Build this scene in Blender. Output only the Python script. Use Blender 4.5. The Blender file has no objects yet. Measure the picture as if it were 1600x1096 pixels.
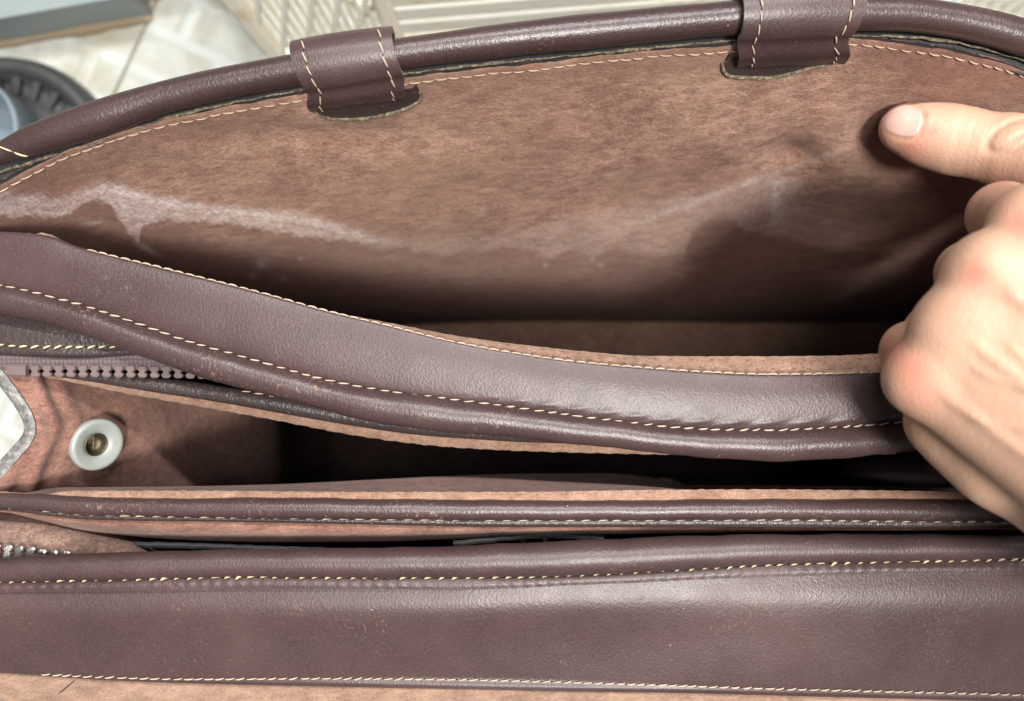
import bpy, math, random
import numpy as np
random.seed(4); rng = np.random.default_rng(4)
sc = bpy.context.scene
C = sc.collection

# ------------------------------------------------------------------ camera
ZC = 0.56                       # the phone is held this high above the floor, looking straight down into the bag
F = 28/36*1600                  # focal length in photograph pixels
cam_d = bpy.data.cameras.new('camera'); cam = bpy.data.objects.new('camera', cam_d); C.objects.link(cam)
cam.location = (0, 0, ZC); cam.rotation_euler = (0, 0, 0)
cam_d.lens = 28; cam_d.sensor_width = 36; cam_d.clip_start = 0.005; cam_d.clip_end = 50
cam_d.dof.use_dof = True; cam_d.dof.focus_distance = 0.282; cam_d.dof.aperture_fstop = 7
sc.camera = cam

# ------------------------------------------------------------------ light
world = bpy.data.worlds.new('World'); sc.world = world; world.use_nodes = True
bg = world.node_tree.nodes['Background']; bg.inputs[0].default_value = (0.86, 0.95, 1.0, 1); bg.inputs[1].default_value = 0.235
def area(name, loc, target, size, power, col):
    d = bpy.data.lights.new(name, 'AREA'); d.shape = 'RECTANGLE'; d.size, d.size_y = size; d.energy = power; d.color = col
    o = bpy.data.objects.new(name, d); C.objects.link(o); o.location = loc
    from mathutils import Vector
    o.rotation_euler = (Vector(target)-Vector(loc)).to_track_quat('-Z', 'Y').to_euler()
    return o
area('ceiling_lamp', (0.30, -0.38, 1.95), (0, 0, 0.25), (0.28, 0.28), 61, (1.0, 0.965, 0.92))
area('overhead_fill', (-0.10, 0.06, 2.05), (0, 0, 0.25), (0.5, 0.5), 16, (1.0, 0.98, 0.95))  # unseen fill light, added to brighten the bag floor
area('rear_tube_lamp', (0.15, 0.95, 1.75), (0, 0, 0.25), (1.4, 0.06), 54, (1.0, 0.98, 0.96))
sc.view_settings.view_transform = 'Standard'; sc.view_settings.look = 'None'
sc.view_settings.exposure = -0.12; sc.view_settings.gamma = 1.0

# ------------------------------------------------------------------ maths helpers
def W(px, py, z):
    px, py, z = np.broadcast_arrays(np.asarray(px, float), np.asarray(py, float), np.asarray(z, float))
    d = (ZC - z)/F
    return np.stack([(px-800)*d, (548-py)*d, z], -1)
def PX(P):
    P = np.asarray(P); d = F/(ZC-P[..., 2])
    return 800+P[..., 0]*d, 548-P[..., 1]*d
def pchip(xk, yk, x):
    xk = np.asarray(xk, float); yk = np.asarray(yk, float); x = np.asarray(x, float)
    h = np.diff(xk); dl = np.diff(yk)/h; m = np.zeros_like(yk)
    for i in range(1, len(xk)-1):
        if dl[i-1]*dl[i] > 0:
            w1 = 2*h[i]+h[i-1]; w2 = h[i]+2*h[i-1]; m[i] = (w1+w2)/(w1/dl[i-1]+w2/dl[i])
    m[0] = dl[0]; m[-1] = dl[-1]
    i = np.clip(np.searchsorted(xk, x)-1, 0, len(h)-1); t = (x-xk[i])/h[i]
    t2 = np.clip(t, -.5, 1.5)
    r = (2*t2**3-3*t2**2+1)*yk[i]+(t2**3-2*t2**2+t2)*h[i]*m[i]+(-2*t2**3+3*t2**2)*yk[i+1]+(t2**3-t2**2)*h[i]*m[i+1]
    return np.where(x < xk[0], yk[0]+(x-xk[0])*m[0], np.where(x > xk[-1], yk[-1]+(x-xk[-1])*m[-1], r))
def crmat(k, n):
    M = np.zeros((n, k))
    for a in range(n):
        t = a/(n-1)*(k-1); i = min(int(t), k-2); f = t-i
        w = [-.5*f**3+f*f-.5*f, 1.5*f**3-2.5*f*f+1, -1.5*f**3+2*f*f+.5*f, .5*f**3-.5*f*f]
        for j, ww in zip((i-1, i, i+1, i+2), w):
            if j < 0: M[a, 0] += 2*ww; M[a, 1] -= ww
            elif j >= k: M[a, k-1] += 2*ww; M[a, k-2] -= ww
            else: M[a, j] += ww
    return M
def clampx(V, a=-.178, b=.285):
    V = V.copy(); V[..., 0] = np.clip(V[..., 0], a, b); return V
def wob(x, amp, wl, seed=0):
    r = np.random.default_rng(seed); o = np.zeros_like(np.asarray(x, float))
    for k in range(5):
        o = o+math.pow(.6, k)*np.sin(np.asarray(x)/wl*6.283*(1.7**k)*(.8+.4*r.random())+r.random()*6.28)
    return amp*o/1.6
def sstep(a, b, x): t = np.clip((x-a)/(b-a), 0, 1); return t*t*(3-2*t)
def nrm(v): return v/np.maximum(np.linalg.norm(v, axis=-1, keepdims=True), 1e-12)
def grid_normals(V):
    return nrm(np.cross(np.gradient(V, axis=1), np.gradient(V, axis=0)))

# ------------------------------------------------------------------ mesh helpers
def mesh_obj(name, V, Fc, mats, parent=None, smooth=True, mi=None, attrs=None):
    V = np.asarray(V, np.float32).reshape(-1, 3)
    me = bpy.data.meshes.new(name)
    if isinstance(Fc, np.ndarray):
        n = len(Fc); k = Fc.shape[1]
        me.vertices.add(len(V)); me.vertices.foreach_set('co', V.ravel())
        me.loops.add(n*k); me.loops.foreach_set('vertex_index', Fc.astype(np.int32).ravel())
        me.polygons.add(n); me.polygons.foreach_set('loop_start', np.arange(0, n*k, k, dtype=np.int32))
        me.update(calc_edges=True)
    else:
        me.from_pydata(V.tolist(), [], [tuple(map(int, f)) for f in Fc])
    for m in (mats if isinstance(mats, (list, tuple)) else [mats]): me.materials.append(m)
    if mi is not None: me.polygons.foreach_set('material_index', np.asarray(mi, np.int32))
    me.polygons.foreach_set('use_smooth', np.full(len(me.polygons), smooth))
    for an, av in (attrs or {}).items():
        a = me.attributes.new(an, 'FLOAT', 'POINT'); a.data.foreach_set('value', np.asarray(av, np.float32).ravel())
    me.validate(); me.update()
    o = bpy.data.objects.new(name, me); C.objects.link(o)
    if parent: o.parent = parent
    return o
def gridfaces(nv, nu, off=0, flip=False):
    i = np.arange(nv-1)[:, None]*nu+np.arange(nu-1)[None]; i = i.ravel()+off
    f = np.stack([i, i+1, i+nu+1, i+nu], -1)
    return f[:, ::-1] if not flip else f
def sheet(name, V, mats, parent, thick=0.0015, attrs=None, up=True, edge_mat=0):
    """a lofted leather layer with a real thickness and raw cut edges; V is (rows, cols, 3)"""
    nv, nu, _ = V.shape; N = grid_normals(V)
    if up and N[..., 2].mean() < 0: N = -N
    A = V.reshape(-1, 3); B = (V-N*thick).reshape(-1, 3); n = nv*nu
    c = np.cross(V[0, 1]-V[0, 0], V[1, 0]-V[0, 0]); flip = np.dot(c, N[0, 0]) > 0
    f1 = gridfaces(nv, nu, 0, flip); f2 = gridfaces(nv, nu, n, not flip)
    loop = np.concatenate([np.arange(nu), nu*np.arange(1, nv)+nu-1, n-1-np.arange(1, nu), nu*(nv-1-np.arange(1, nv-1))])
    l2 = np.roll(loop, -1); f3 = np.stack([loop, l2, l2+n, loop+n], -1)
    if flip: f3 = f3[:, ::-1]
    # the rim vertices are doubled so that the cut edge stays crisp
    E = np.concatenate([A[loop], B[loop]]); m = len(loop); k = np.arange(m); k2 = np.roll(k, -1)
    f3 = np.stack([k, k2, k2+m, k+m], -1)+2*n
    if flip: f3 = f3[:, ::-1]
    f3 = f3[:, ::-1]
    at = None
    if attrs:
        at = {a: np.concatenate([v.ravel(), v.ravel(), v.ravel()[loop], v.ravel()[loop]]) for a, v in attrs.items()}
    mi = np.concatenate([np.zeros(len(f1)+len(f2)), np.full(len(f3), edge_mat)])
    o = mesh_obj(name, np.concatenate([A, B, E]), np.concatenate([f1, f2, f3]), mats, parent, True, mi, at)
    return o, N
def rows_loft(rows, xs, m=8, nu=None, mv=None):
    """rows: list of (curve points [(px,py)], z or [(px,z)], optional wobble seed) sampled at columns xs; Catmull-Rom across"""
    ctrl = []
    for k, r in enumerate(rows):
        pts, z = r[0], r[1]
        py = pchip([p[0] for p in pts], [p[1] for p in pts], xs)
        zz = z if np.isscalar(z) else pchip([p[0] for p in z], [p[1] for p in z], xs)
        ctrl.append(W(xs, py, zz))
    ctrl = np.array(ctrl)
    Mv = crmat(len(rows), (len(rows)-1)*m+1)
    return np.einsum('vr,rcx->vcx', Mv, ctrl)
def tube(name, P, R, mats, parent, seg=20, squash=None, cap=True, attrs=None):
    P = np.asarray(P, float); n = len(P); R = np.broadcast_to(np.asarray(R, float), (n,))
    T = nrm(np.gradient(P, axis=0)); S = nrm(np.cross(T, np.array([0, 0, 1.0]))); U = nrm(np.cross(S, T))
    a = np.linspace(0, 2*np.pi, seg, endpoint=False)
    sq = 1 if squash is None else squash
    V = P[:, None]+R[:, None, None]*(np.cos(a)[None, :, None]*S[:, None]+sq*np.sin(a)[None, :, None]*U[:, None])
    i = np.arange(n-1)[:, None]*seg; j = np.arange(seg)[None]; j2 = (j+1) % seg
    f = np.stack([i+j, i+j2, i+seg+j2, i+seg+j], -1).reshape(-1, 4)
    V = V.reshape(-1, 3)
    if cap:
        V = np.concatenate([V, P[:1]-T[:1]*R[0]*.4, P[-1:]+T[-1:]*R[-1]*.4]); b = n*seg
        jj = np.arange(seg); j3 = (jj+1) % seg
        f = np.concatenate([f, np.stack([np.full(seg, b), j3, jj, jj], -1), np.stack([np.full(seg, b+1), (n-1)*seg+jj, (n-1)*seg+j3, (n-1)*seg+j3], -1)])
        f = [tuple(dict.fromkeys(map(int, q))) for q in f]
    return mesh_obj(name, V, f, mats, parent)
def resample(P, step):
    P = np.asarray(P, float); s = np.concatenate([[0], np.cumsum(np.linalg.norm(np.diff(P, axis=0), axis=1))])
    n = max(2, int(round(s[-1]/step))); t = np.linspace(0, s[-1], n)
    return np.stack([np.interp(t, s, P[:, k]) for k in range(3)], -1)
def stitches(P, N, parent, mat, pitch=0.0043, fill=.80, rad=.00036, slant=.12, lift=.0001, holes=True, label=None, seed=1, hole_mat=None, loose=0.0):
    """one seam: thread showing as a run of arched stitches between needle holes"""
    P = np.asarray(P, float); s = np.concatenate([[0], np.cumsum(np.linalg.norm(np.diff(P, axis=0), axis=1))])
    N = np.broadcast_to(np.asarray(N, float), P.shape)
    r = np.random.default_rng(seed); V = []; Fc = []; mi = []; ns, nr = 7, 6
    at = lambda A, t: np.array([np.interp(t, s, A[:, k]) for k in range(3)])
    t = pitch*.5
    while t < s[-1]-pitch*.5:
        pt = pitch*(1+.07*r.standard_normal())
        c = at(P, t); n = at(N, t); n /= np.linalg.norm(n)
        T = at(P, min(t+pitch*.3, s[-1]))-at(P, max(t-pitch*.3, 0)); T /= np.linalg.norm(T); B = np.cross(n, T)
        L = pitch*fill*(.92+.16*r.random())*.5; sl = slant*(1+.35*r.standard_normal()); rr = rad*(.85+.3*r.random())
        b0 = len(V); lf = lift+loose*r.random()
        for a in range(ns):
            u = -1+2*a/(ns-1); prof = math.sqrt(max(0, 1-abs(u)**2.6))*.88+.12
            ctr = c+T*u*L+B*(sl*u*L)+n*(lf+rr*(.9*(1-u*u)-.5*u**4))
            for b in range(nr):
                g = b/nr*6.283+u*1.2
                V.append(ctr+rr*prof*(math.cos(g)*B+math.sin(g)*n))
        for a in range(ns-1):
            for b in range(nr):
                Fc.append((b0+a*nr+b, b0+a*nr+(b+1) % nr, b0+(a+1)*nr+(b+1) % nr, b0+(a+1)*nr+b)); mi.append(0)
        Fc.append(tuple(b0+b for b in range(nr))[::-1]); mi.append(0)
        Fc.append(tuple(b0+(ns-1)*nr+b for b in range(nr))); mi.append(0)
        if holes:
            hc = at(P, min(t+pt*.5, s[-1])); b0 = len(V); hr = rad*1.15
            V.append(hc+n*.00009)
            for b in range(7):
                g = b/7*6.283; V.append(hc+n*.00004+hr*(1.1*math.cos(g)*T+.8*math.sin(g)*B))
            for b in range(7): Fc.append((b0, b0+1+b, b0+1+(b+1) % 7)); mi.append(1)
        t += pt
    o = mesh_obj('stitching', V, Fc, [mat, hole_mat or M['hole']], parent, True, mi)
    if label: o['label'] = label
    return o
def boxverts(sx, sy, sz, bev=.12):
    """a small block with its long edges eased (chamfered octagon section)"""
    b = bev*min(sy, sz); y, z = sy/2, sz/2
    sec = [(-y+b, -z), (y-b, -z), (y, -z+b), (y, z-b), (y-b, z), (-y+b, z), (-y, z-b), (-y, -z+b)]
    V = [(-sx/2, *p) for p in sec]+[(sx/2, *p) for p in sec]
    Fc = [(i, (i+1) % 8, 8+(i+1) % 8, 8+i) for i in range(8)]+[tuple(range(8))[::-1], tuple(range(8, 16))]
    return np.array(V), Fc
def bar(name, A, B, w, t, up, mat, parent):
    """a bar from A to B, w wide, t thick along 'up'"""
    A, B, up = np.array(A, float), np.array(B, float), np.array(up, float)
    X = (B-A)/np.linalg.norm(B-A); Y = np.cross(up, X); Y /= np.linalg.norm(Y); Z = np.cross(X, Y)
    V, Fc = boxverts(np.linalg.norm(B-A), w, t, .25)
    return mesh_obj(name, (A+B)/2+V@np.stack([X, Y, Z]), Fc, mat, parent, False)
def lathe(prof, c, seg=48, axis=None):
    prof = np.array(prof, float); a = np.linspace(0, 2*np.pi, seg, endpoint=False); n = len(prof)
    V = np.stack([prof[:, 0, None]*np.cos(a), prof[:, 0, None]*np.sin(a), np.repeat(prof[:, 1, None], seg, 1)], -1)
    if axis is not None:
        Z = np.array(axis, float)/np.linalg.norm(axis); X = np.cross([0, 1, 0], Z); X /= np.linalg.norm(X); V = V@np.stack([X, np.cross(Z, X), Z])
    V = V.reshape(-1, 3)+np.array(c)
    i = np.arange(n-1)[:, None]*seg; j = np.arange(seg)[None]; j2 = (j+1) % seg
    f = np.stack([i+j, i+j2, i+seg+j2, i+seg+j], -1).reshape(-1, 4)
    return V, f
def empty(name, loc, label, cat, group=None):
    o = bpy.data.objects.new(name, None); C.objects.link(o); o.location = loc; o.empty_display_size = .05
    o['label'] = label; o['category'] = cat
    if group: o['group'] = group
    return o

# ------------------------------------------------------------------ materials
M = {}
class NT:
    def __init__(s, name):
        s.m = bpy.data.materials.new(name); s.m.use_nodes = True; s.t = s.m.node_tree; s.b = s.t.nodes['Principled BSDF']
        s.tc = s.t.nodes.new('ShaderNodeTexCoord'); s.co = s.tc.outputs['Object']
    def lk(s, a, b): s.t.links.new(a, b)
    def mapping(s, scale, rot=(0, 0, 0)):
        n = s.t.nodes.new('ShaderNodeMapping'); n.inputs['Scale'].default_value = scale; n.inputs['Rotation'].default_value = rot
        s.lk(s.co, n.inputs['Vector']); return n.outputs[0]
    def noise(s, scale, detail=4, rough=.55, vec=None, dist=0):
        n = s.t.nodes.new('ShaderNodeTexNoise'); n.inputs['Scale'].default_value = scale; n.inputs['Detail'].default_value = detail
        n.inputs['Roughness'].default_value = rough; n.inputs['Distortion'].default_value = dist
        s.lk(vec or s.co, n.inputs['Vector']); return n.outputs[0]
    def voro(s, scale, feat='F1', vec=None):
        n = s.t.nodes.new('ShaderNodeTexVoronoi'); n.feature = feat; n.inputs['Scale'].default_value = scale
        s.lk(vec or s.co, n.inputs['Vector']); return n.outputs[0]
    def ramp(s, fac, stops):
        n = s.t.nodes.new('ShaderNodeValToRGB'); e = n.color_ramp.elements
        while len(e) < len(stops): e.new(.5)
        for q, (p, c) in zip(e, stops): q.position = p; q.color = (*c, 1) if not np.isscalar(c) else (c, c, c, 1)
        s.lk(fac, n.inputs[0]); return n.outputs[0]
    def math(s, op, a, b=None, clamp=False):
        n = s.t.nodes.new('ShaderNodeMath'); n.operation = op; n.use_clamp = clamp
        for k, v in enumerate((a, b)):
            if v is None: continue
            if np.isscalar(v): n.inputs[k].default_value = v
            else: s.lk(v, n.inputs[k])
        return n.outputs[0]
    def mix(s, fac, a, b, mode='MIX'):
        n = s.t.nodes.new('ShaderNodeMix'); n.data_type = 'RGBA'; n.blend_type = mode
        for k, v in ((0, fac), (6, a), (7, b)):
            if isinstance(v, (int, float)): n.inputs[k].default_value = v
            elif isinstance(v, tuple): n.inputs[k].default_value = (*v, 1)
            else: s.lk(v, n.inputs[k])
        return n.outputs[2]
    def attr(s, name):
        n = s.t.nodes.new('ShaderNodeAttribute'); n.attribute_name = name; return n.outputs['Fac']
    def bump(s, h, dist, strength=1.0, prev=None):
        n = s.t.nodes.new('ShaderNodeBump'); n.inputs['Distance'].default_value = dist; n.inputs['Strength'].default_value = strength
        s.lk(h, n.inputs['Height'])
        if prev: s.lk(prev, n.inputs['Normal'])
        s.lk(n.outputs[0], s.b.inputs['Normal']); return n.outputs[0]
    def set(s, **k):
        for a, v in k.items():
            inp = s.b.inputs[a.replace('_', ' ')]
            if isinstance(v, (int, float)): inp.default_value = v
            elif isinstance(v, tuple): inp.default_value = (*v, 1) if len(v) == 3 and inp.type == 'RGBA' else v
            else: s.lk(v, inp)
        return s.m
def leather(name, c1, c2, rough=.42, grain=950, depth=.00022, scuff=.22, tan=(.36, .22, .15), fold=0.0, spec=.38):
    n = NT(name)
    lo = n.noise(28, 3, .6); fine = n.noise(1400, 2, .6)
    col = n.mix(n.ramp(lo, [(.32, 0.0), (.68, 1.0)]), c1, c2)
    col = n.mix(n.math('MULTIPLY', n.ramp(fine, [(.45, 0.0), (.75, 1.0)]), .35), col, tuple(min(1, x*2.0) for x in c2))
    # rubbed specks: short, sparse, tan where the finish is worn through
    sp = n.ramp(n.noise(900, 3, .7, n.mapping((1, .6, 1))), [(.58, 0.0), (.68, 1.0)]); ar = n.ramp(n.noise(38, 3, .6), [(.52, 0.0), (.68, 1.0)])
    ws = n.math('MULTIPLY', n.math('MULTIPLY', sp, ar), scuff)
    col = n.mix(ws, col, tan)
    dust = n.ramp(n.voro(210), [(.035, 1.0), (.06, 0.0)]); dk = n.ramp(n.noise(90, 1), [(.60, 0.0), (.64, 1.0)])
    col = n.mix(n.math('MULTIPLY', n.math('MULTIPLY', dust, dk), .55), col, (.5, .42, .36))
    v = n.voro(grain, 'SMOOTH_F1', n.mapping((1, .8, 1))); v2 = n.voro(grain*2.3, 'F1')
    h = n.math('ADD', n.math('MULTIPLY', v, 1.0), n.math('MULTIPLY', v2, .4))
    h = n.math('ADD', h, n.math('MULTIPLY', n.noise(330, 4, .65), .10))
    b = n.bump(h, depth)
    n.bump(n.noise(42, 2, .4), .0006, .25+fold, b)
    rg = n.math('ADD', n.math('MULTIPLY', n.noise(70, 4, .6), .22), rough-.11)
    rg = n.math('ADD', rg, n.math('MULTIPLY', ws, .3), True)
    return n.set(Base_Color=col, Roughness=rg, Specular_IOR_Level=spec)
LC1, LC2 = (.036, .021, .0205), (.052, .030, .029)
M['leather'] = leather('smooth_brown_leather', LC1, LC2, .40, 1350, .00007)
M['tube'] = leather('rolled_brown_leather', (.029, .0165, .0165), (.041, .0245, .0235), .33, 1200, .00008, .35)
M['piping'] = leather('worn_piping_leather', (.034, .0195, .019), (.050, .030, .0285), .34, 1300, .00008, .5, (.42, .25, .17))
M['dark'] = leather('black_brown_leather', (.028, .020, .019), (.038, .027, .026), .36, 800, .00022, .35)
M['hole'] = NT('needle_hole').set(Base_Color=(.012, .008, .008), Roughness=.9)
def suede(name, dark, mid, light, fib=(.42, 1, 1), stain=False, depth=.00035, rough_scale=900, spots=.5):
    n = NT(name)
    vec = n.mapping(fib)
    a = n.noise(rough_scale*1.9, 4, .75, vec); b = n.noise(300, 5, .7, vec, .4); c = n.noise(34, 5, .6, None, .8)
    f = n.math('ADD', n.math('MULTIPLY', a, .58), n.math('ADD', n.math('MULTIPLY', b, .54), n.math('MULTIPLY', c, .27)))
    col = n.ramp(f, [(.555, dark), (.69, mid), (.83, light)])
    if stain:
        col = n.mix(n.math('MULTIPLY', n.ramp(n.noise(11, 3, .55), [(.42, 0.0), (.62, 1.0)]), .45), col, (.255, .165, .100))
        col = n.mix(n.math('MULTIPLY', n.ramp(n.noise(15, 3, .55, n.mapping((1, 1, 1), (1, 0, 0))), [(.48, 0.0), (.66, 1.0)]), .40), col, (.22, .100, .072))
    sp = n.math('MULTIPLY', n.ramp(n.noise(300, 3, .7, vec), [(.60, 0.0), (.70, 1.0)]), n.ramp(n.noise(30, 2), [(.48, 0.0), (.66, 1.0)]))
    col = n.mix(n.math('MULTIPLY', sp, spots), col, tuple(x*.35 for x in dark))
    hl = n.math('MULTIPLY', n.ramp(n.voro(30, 'DISTANCE_TO_EDGE', n.mapping((1.6, 1, 1), (0, 0, .3))), [(0.0, 1.0), (.010, 0.0)]), n.ramp(n.noise(40, 2), [(.56, 0.0), (.64, 1.0)]))
    col = n.mix(n.math('MULTIPLY', hl, .30), col, light)
    if stain:
        col = n.mix(n.math('MULTIPLY', n.attr('redden'), .55), col, (.190, .078, .056))
        dm = n.attr('damp'); col = n.mix(n.math('MULTIPLY', dm, .52), col, (.115, .056, .044))
        w = n.attr('mildew'); brk = n.ramp(n.noise(520, 5, .75), [(.34, .20), (.60, 1.0)]); brk2 = n.ramp(n.noise(75, 4, .7, None, 1.0), [(.30, .45), (.62, 1.0)])
        col = n.mix(n.math('MULTIPLY', n.math('MULTIPLY', w, brk), brk2), col, (.82, .74, .72))
        ln = n.attr('crease'); col = n.mix(n.math('MULTIPLY', ln, .6), col, dark)
    h = n.math('ADD', n.math('MULTIPLY', n.noise(2600, 3, .7, vec), .6), n.math('ADD', a, n.math('MULTIPLY', b, .8)))
    n.bump(h, depth)
    return n.set(Base_Color=col, Roughness=.93, Specular_IOR_Level=.15, Sheen_Weight=.12, Sheen_Roughness=.6)
M['suede'] = suede('brown_suede', (.120, .054, .037), (.275, .142, .098), (.47, .285, .21), stain=True, depth=.0007, spots=.8)
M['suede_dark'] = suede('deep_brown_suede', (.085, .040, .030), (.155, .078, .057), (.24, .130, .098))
M['suede_red'] = suede('reddish_suede', (.10, .045, .033), (.175, .084, .062), (.27, .145, .108))
M['suede_shade'] = suede('painted_shade_suede', (.030, .017, .014), (.052, .030, .024), (.085, .052, .042))  # suede with the shade of the deep compartment painted into its colour
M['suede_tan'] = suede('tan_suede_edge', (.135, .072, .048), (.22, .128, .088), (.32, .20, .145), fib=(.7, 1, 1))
M['suede_flap'] = suede('pale_suede_flap', (.14, .080, .054), (.215, .130, .090), (.30, .19, .135), rough_scale=1200, spots=.25)
M['nap'] = suede('rough_brown_suede', (.090, .050, .038), (.190, .108, .080), (.34, .21, .16), fib=(1, 1, 1), depth=.0009, rough_scale=650)
def simple(name, col, rough, var=.25, scale=300, bump=0, metal=0.0, spec=.5):
    n = NT(name); c = n.mix(n.noise(scale, 5, .65), tuple(x*(1-var) for x in col), tuple(min(1, x*(1+var)) for x in col))
    if bump: n.bump(n.noise(scale*3, 4, .65), bump)
    return n.set(Base_Color=c, Roughness=rough, Metallic=metal, Specular_IOR_Level=spec)
M['thread'] = simple('cream_thread', (.36, .285, .21), .75, .3, 900, .0001)
M['thread_y'] = simple('yellow_cream_thread', (.48, .39, .24), .7, .3, 900, .0001)
M['thread_p'] = simple('pinkish_cream_thread', (.40, .285, .205), .8, .35, 900, .0001)
M['thread_d'] = simple('soiled_thread', (.42, .30, .22), .8, .4, 700, .0001)
n = NT('raw_leather_edge')
M['raw'] = n.set(Base_Color=n.ramp(n.noise(700, 4, .7), [(.38, (.04, .034, .028)), (.54, (.14, .112, .07)), (.72, (.32, .265, .165))]), Roughness=.85); n.bump(n.noise(900, 4), .0003)
M['paint'] = simple('black_edge_paint', (.022, .021, .021), .55, .4, 500, .0002)
n = NT('grey_edge_paint')
M['greyedge'] = n.set(Base_Color=n.ramp(n.noise(420, 5, .7), [(.3, (.045, .042, .04)), (.52, (.125, .12, .112)), (.72, (.30, .29, .27))]), Roughness=.5); n.bump(n.noise(600, 4), .0005)
n = NT('zipper_tape_weave')
wv = n.mapping((1, 1, 1), (0, 0, math.radians(45))); ck = n.t.nodes.new('ShaderNodeTexChecker'); ck.inputs['Scale'].default_value = 900
n.lk(wv, ck.inputs['Vector']); ck.inputs[1].default_value = (.10, .068, .071, 1); ck.inputs[2].default_value = (.04, .027, .029, 1)
M['tape'] = n.set(Base_Color=n.mix(.35, ck.outputs[0], n.ramp(n.noise(900, 3), [(.35, (.07, .05, .055)), (.7, (.13, .098, .103))])), Roughness=.8); n.bump(ck.outputs[1], .0003)
M['tooth'] = simple('mauve_plastic_tooth', (.125, .094, .090), .2, .2, 200)
M['metal'] = simple('worn_nickel', (.55, .53, .50), .32, .3, 400, .0001, 1.0)
M['brass'] = simple('dull_brass', (.085, .072, .042), .45, .5, 500, .0002, .8)
M['washer'] = simple('white_plastic_washer', (.225, .238, .222), .38, .12, 250, .0001)
M['strap'] = simple('black_rubbery_leather', (.035, .036, .037), .6, .5, 350, .0004)
# skin
n = NT('skin'); red = n.attr('red'); pale = n.attr('pale')
base = n.mix(n.noise(55, 4, .6), (.405, .236, .160), (.465, .298, .212))
base = n.mix(n.math('MULTIPLY', red, .85), base, (.46, .15, .105)); base = n.mix(n.math('MULTIPLY', pale, .6), base, (.50, .355, .24))
base = n.mix(n.math('MULTIPLY', n.ramp(n.noise(210, 4, .7), [(.5, 0.0), (.8, 1.0)]), .25), base, (.45, .22, .15))
h = n.math('ADD', n.voro(1000, 'F1', n.mapping((1, .6, 1), (0, 0, .6))), n.math('MULTIPLY', n.noise(700, 4, .7), 1.0))
ck2 = n.voro(330, 'DISTANCE_TO_EDGE', n.mapping((1, .55, 1), (0, 0, -.5)))
h = n.math('ADD', h, n.ramp(ck2, [(0.0, 0.0), (.07, .22)]))
b0_ = n.bump(h, .00007)
n.bump(n.noise(160, 3, .6), .0003, .3, b0_)
M['skin'] = n.set(Base_Color=base, Roughness=.47, Specular_IOR_Level=.4, Subsurface_Weight=.35, Subsurface_Radius=(1.0, .35, .2), Subsurface_Scale=.004)
n = NT('fingernail')
M['nail'] = n.set(Base_Color=n.mix(n.noise(120, 3), (.47, .285, .235), (.53, .35, .30)), Roughness=.26, Subsurface_Weight=.3, Subsurface_Radius=(1, .4, .3), Subsurface_Scale=.002)
# surroundings
def tile_mat():
    n = NT('brick_print_tile'); br = n.t.nodes.new('ShaderNodeTexBrick'); v = n.mapping((1, 1, 1), (0, 0, 0))
    br.inputs['Scale'].default_value = 1; br.inputs['Brick Width'].default_value = .062; br.inputs['Row Height'].default_value = .031
    br.inputs['Mortar Size'].default_value = .0065; br.inputs['Mortar Smooth'].default_value = .8; br.inputs['Color1'].default_value = (.27, .265, .225, 1); br.inputs['Color2'].default_value = (.33, .32, .27, 1)
    br.inputs['Mortar'].default_value = (.41, .44, .42, 1); n.lk(v, br.inputs['Vector'])
    wash = n.ramp(n.noise(26, 5, .7, None, .5), [(.36, 0.0), (.62, 1.0)])
    col = n.mix(n.math('MULTIPLY', wash, .92), br.outputs[0], (.40, .42, .39))
    grime = n.ramp(n.noise(11, 5, .7), [(.50, 0.0), (.70, 1.0)]); col = n.mix(n.math('MULTIPLY', grime, .7), col, (.24, .19, .12))
    n.bump(br.outputs[1], .0008)
    return n.set(Base_Color=col, Roughness=.38)
M['tile'] = tile_mat()
M['grout'] = simple('dirty_grout', (.30, .27, .20), .9, .4, 120, .001)
def stained(name, base, rust, scale, th, rough, stretch=(1, 1, 1)):
    n = NT(name); s = n.ramp(n.noise(scale, 5, .7, n.mapping(stretch), .6), [(th, 0.0), (th+.16, 1.0)])
    col = n.mix(n.math('MULTIPLY', s, .8), n.mix(n.noise(60, 4), tuple(x*.9 for x in base), base), rust)
    n.bump(n.noise(300, 4), .0004); return n.set(Base_Color=col, Roughness=rough)
M['wallpaint'] = stained('pale_blue_grey_paint', (.20, .235, .235), (.13, .145, .145), 9, .60, .45)
M['grime'] = stained('brown_grime', (.20, .155, .10), (.32, .26, .19), 30, .5, .9)
M['crate'] = stained('stained_white_plastic', (.84, .80, .68), (.52, .36, .15), 22, .52, .42)
M['crate_y'] = stained('yellowed_white_paint', (.78, .78, .70), (.52, .35, .16), 14, .50, .5, (.4, 1, 1))
M['rubber'] = simple('black_rubber', (.030, .032, .030), .5, .4, 90, .0006)
M['blueplastic'] = simple('pale_blue_plastic', (.13, .165, .19), .35, .15, 40, .0004)

# ================================================================== surroundings
floor = mesh_obj('floor', [(-4, -4, -.0025), (4, -4, -.0025), (4, 4, -.0025), (-4, 4, -.0025)], [(0, 1, 2, 3)], M['grout']); floor['kind'] = 'structure'
ang = math.radians(-19); ux = np.array([math.cos(ang), math.sin(ang)]); uy = np.array([-ux[1], ux[0]])
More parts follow.
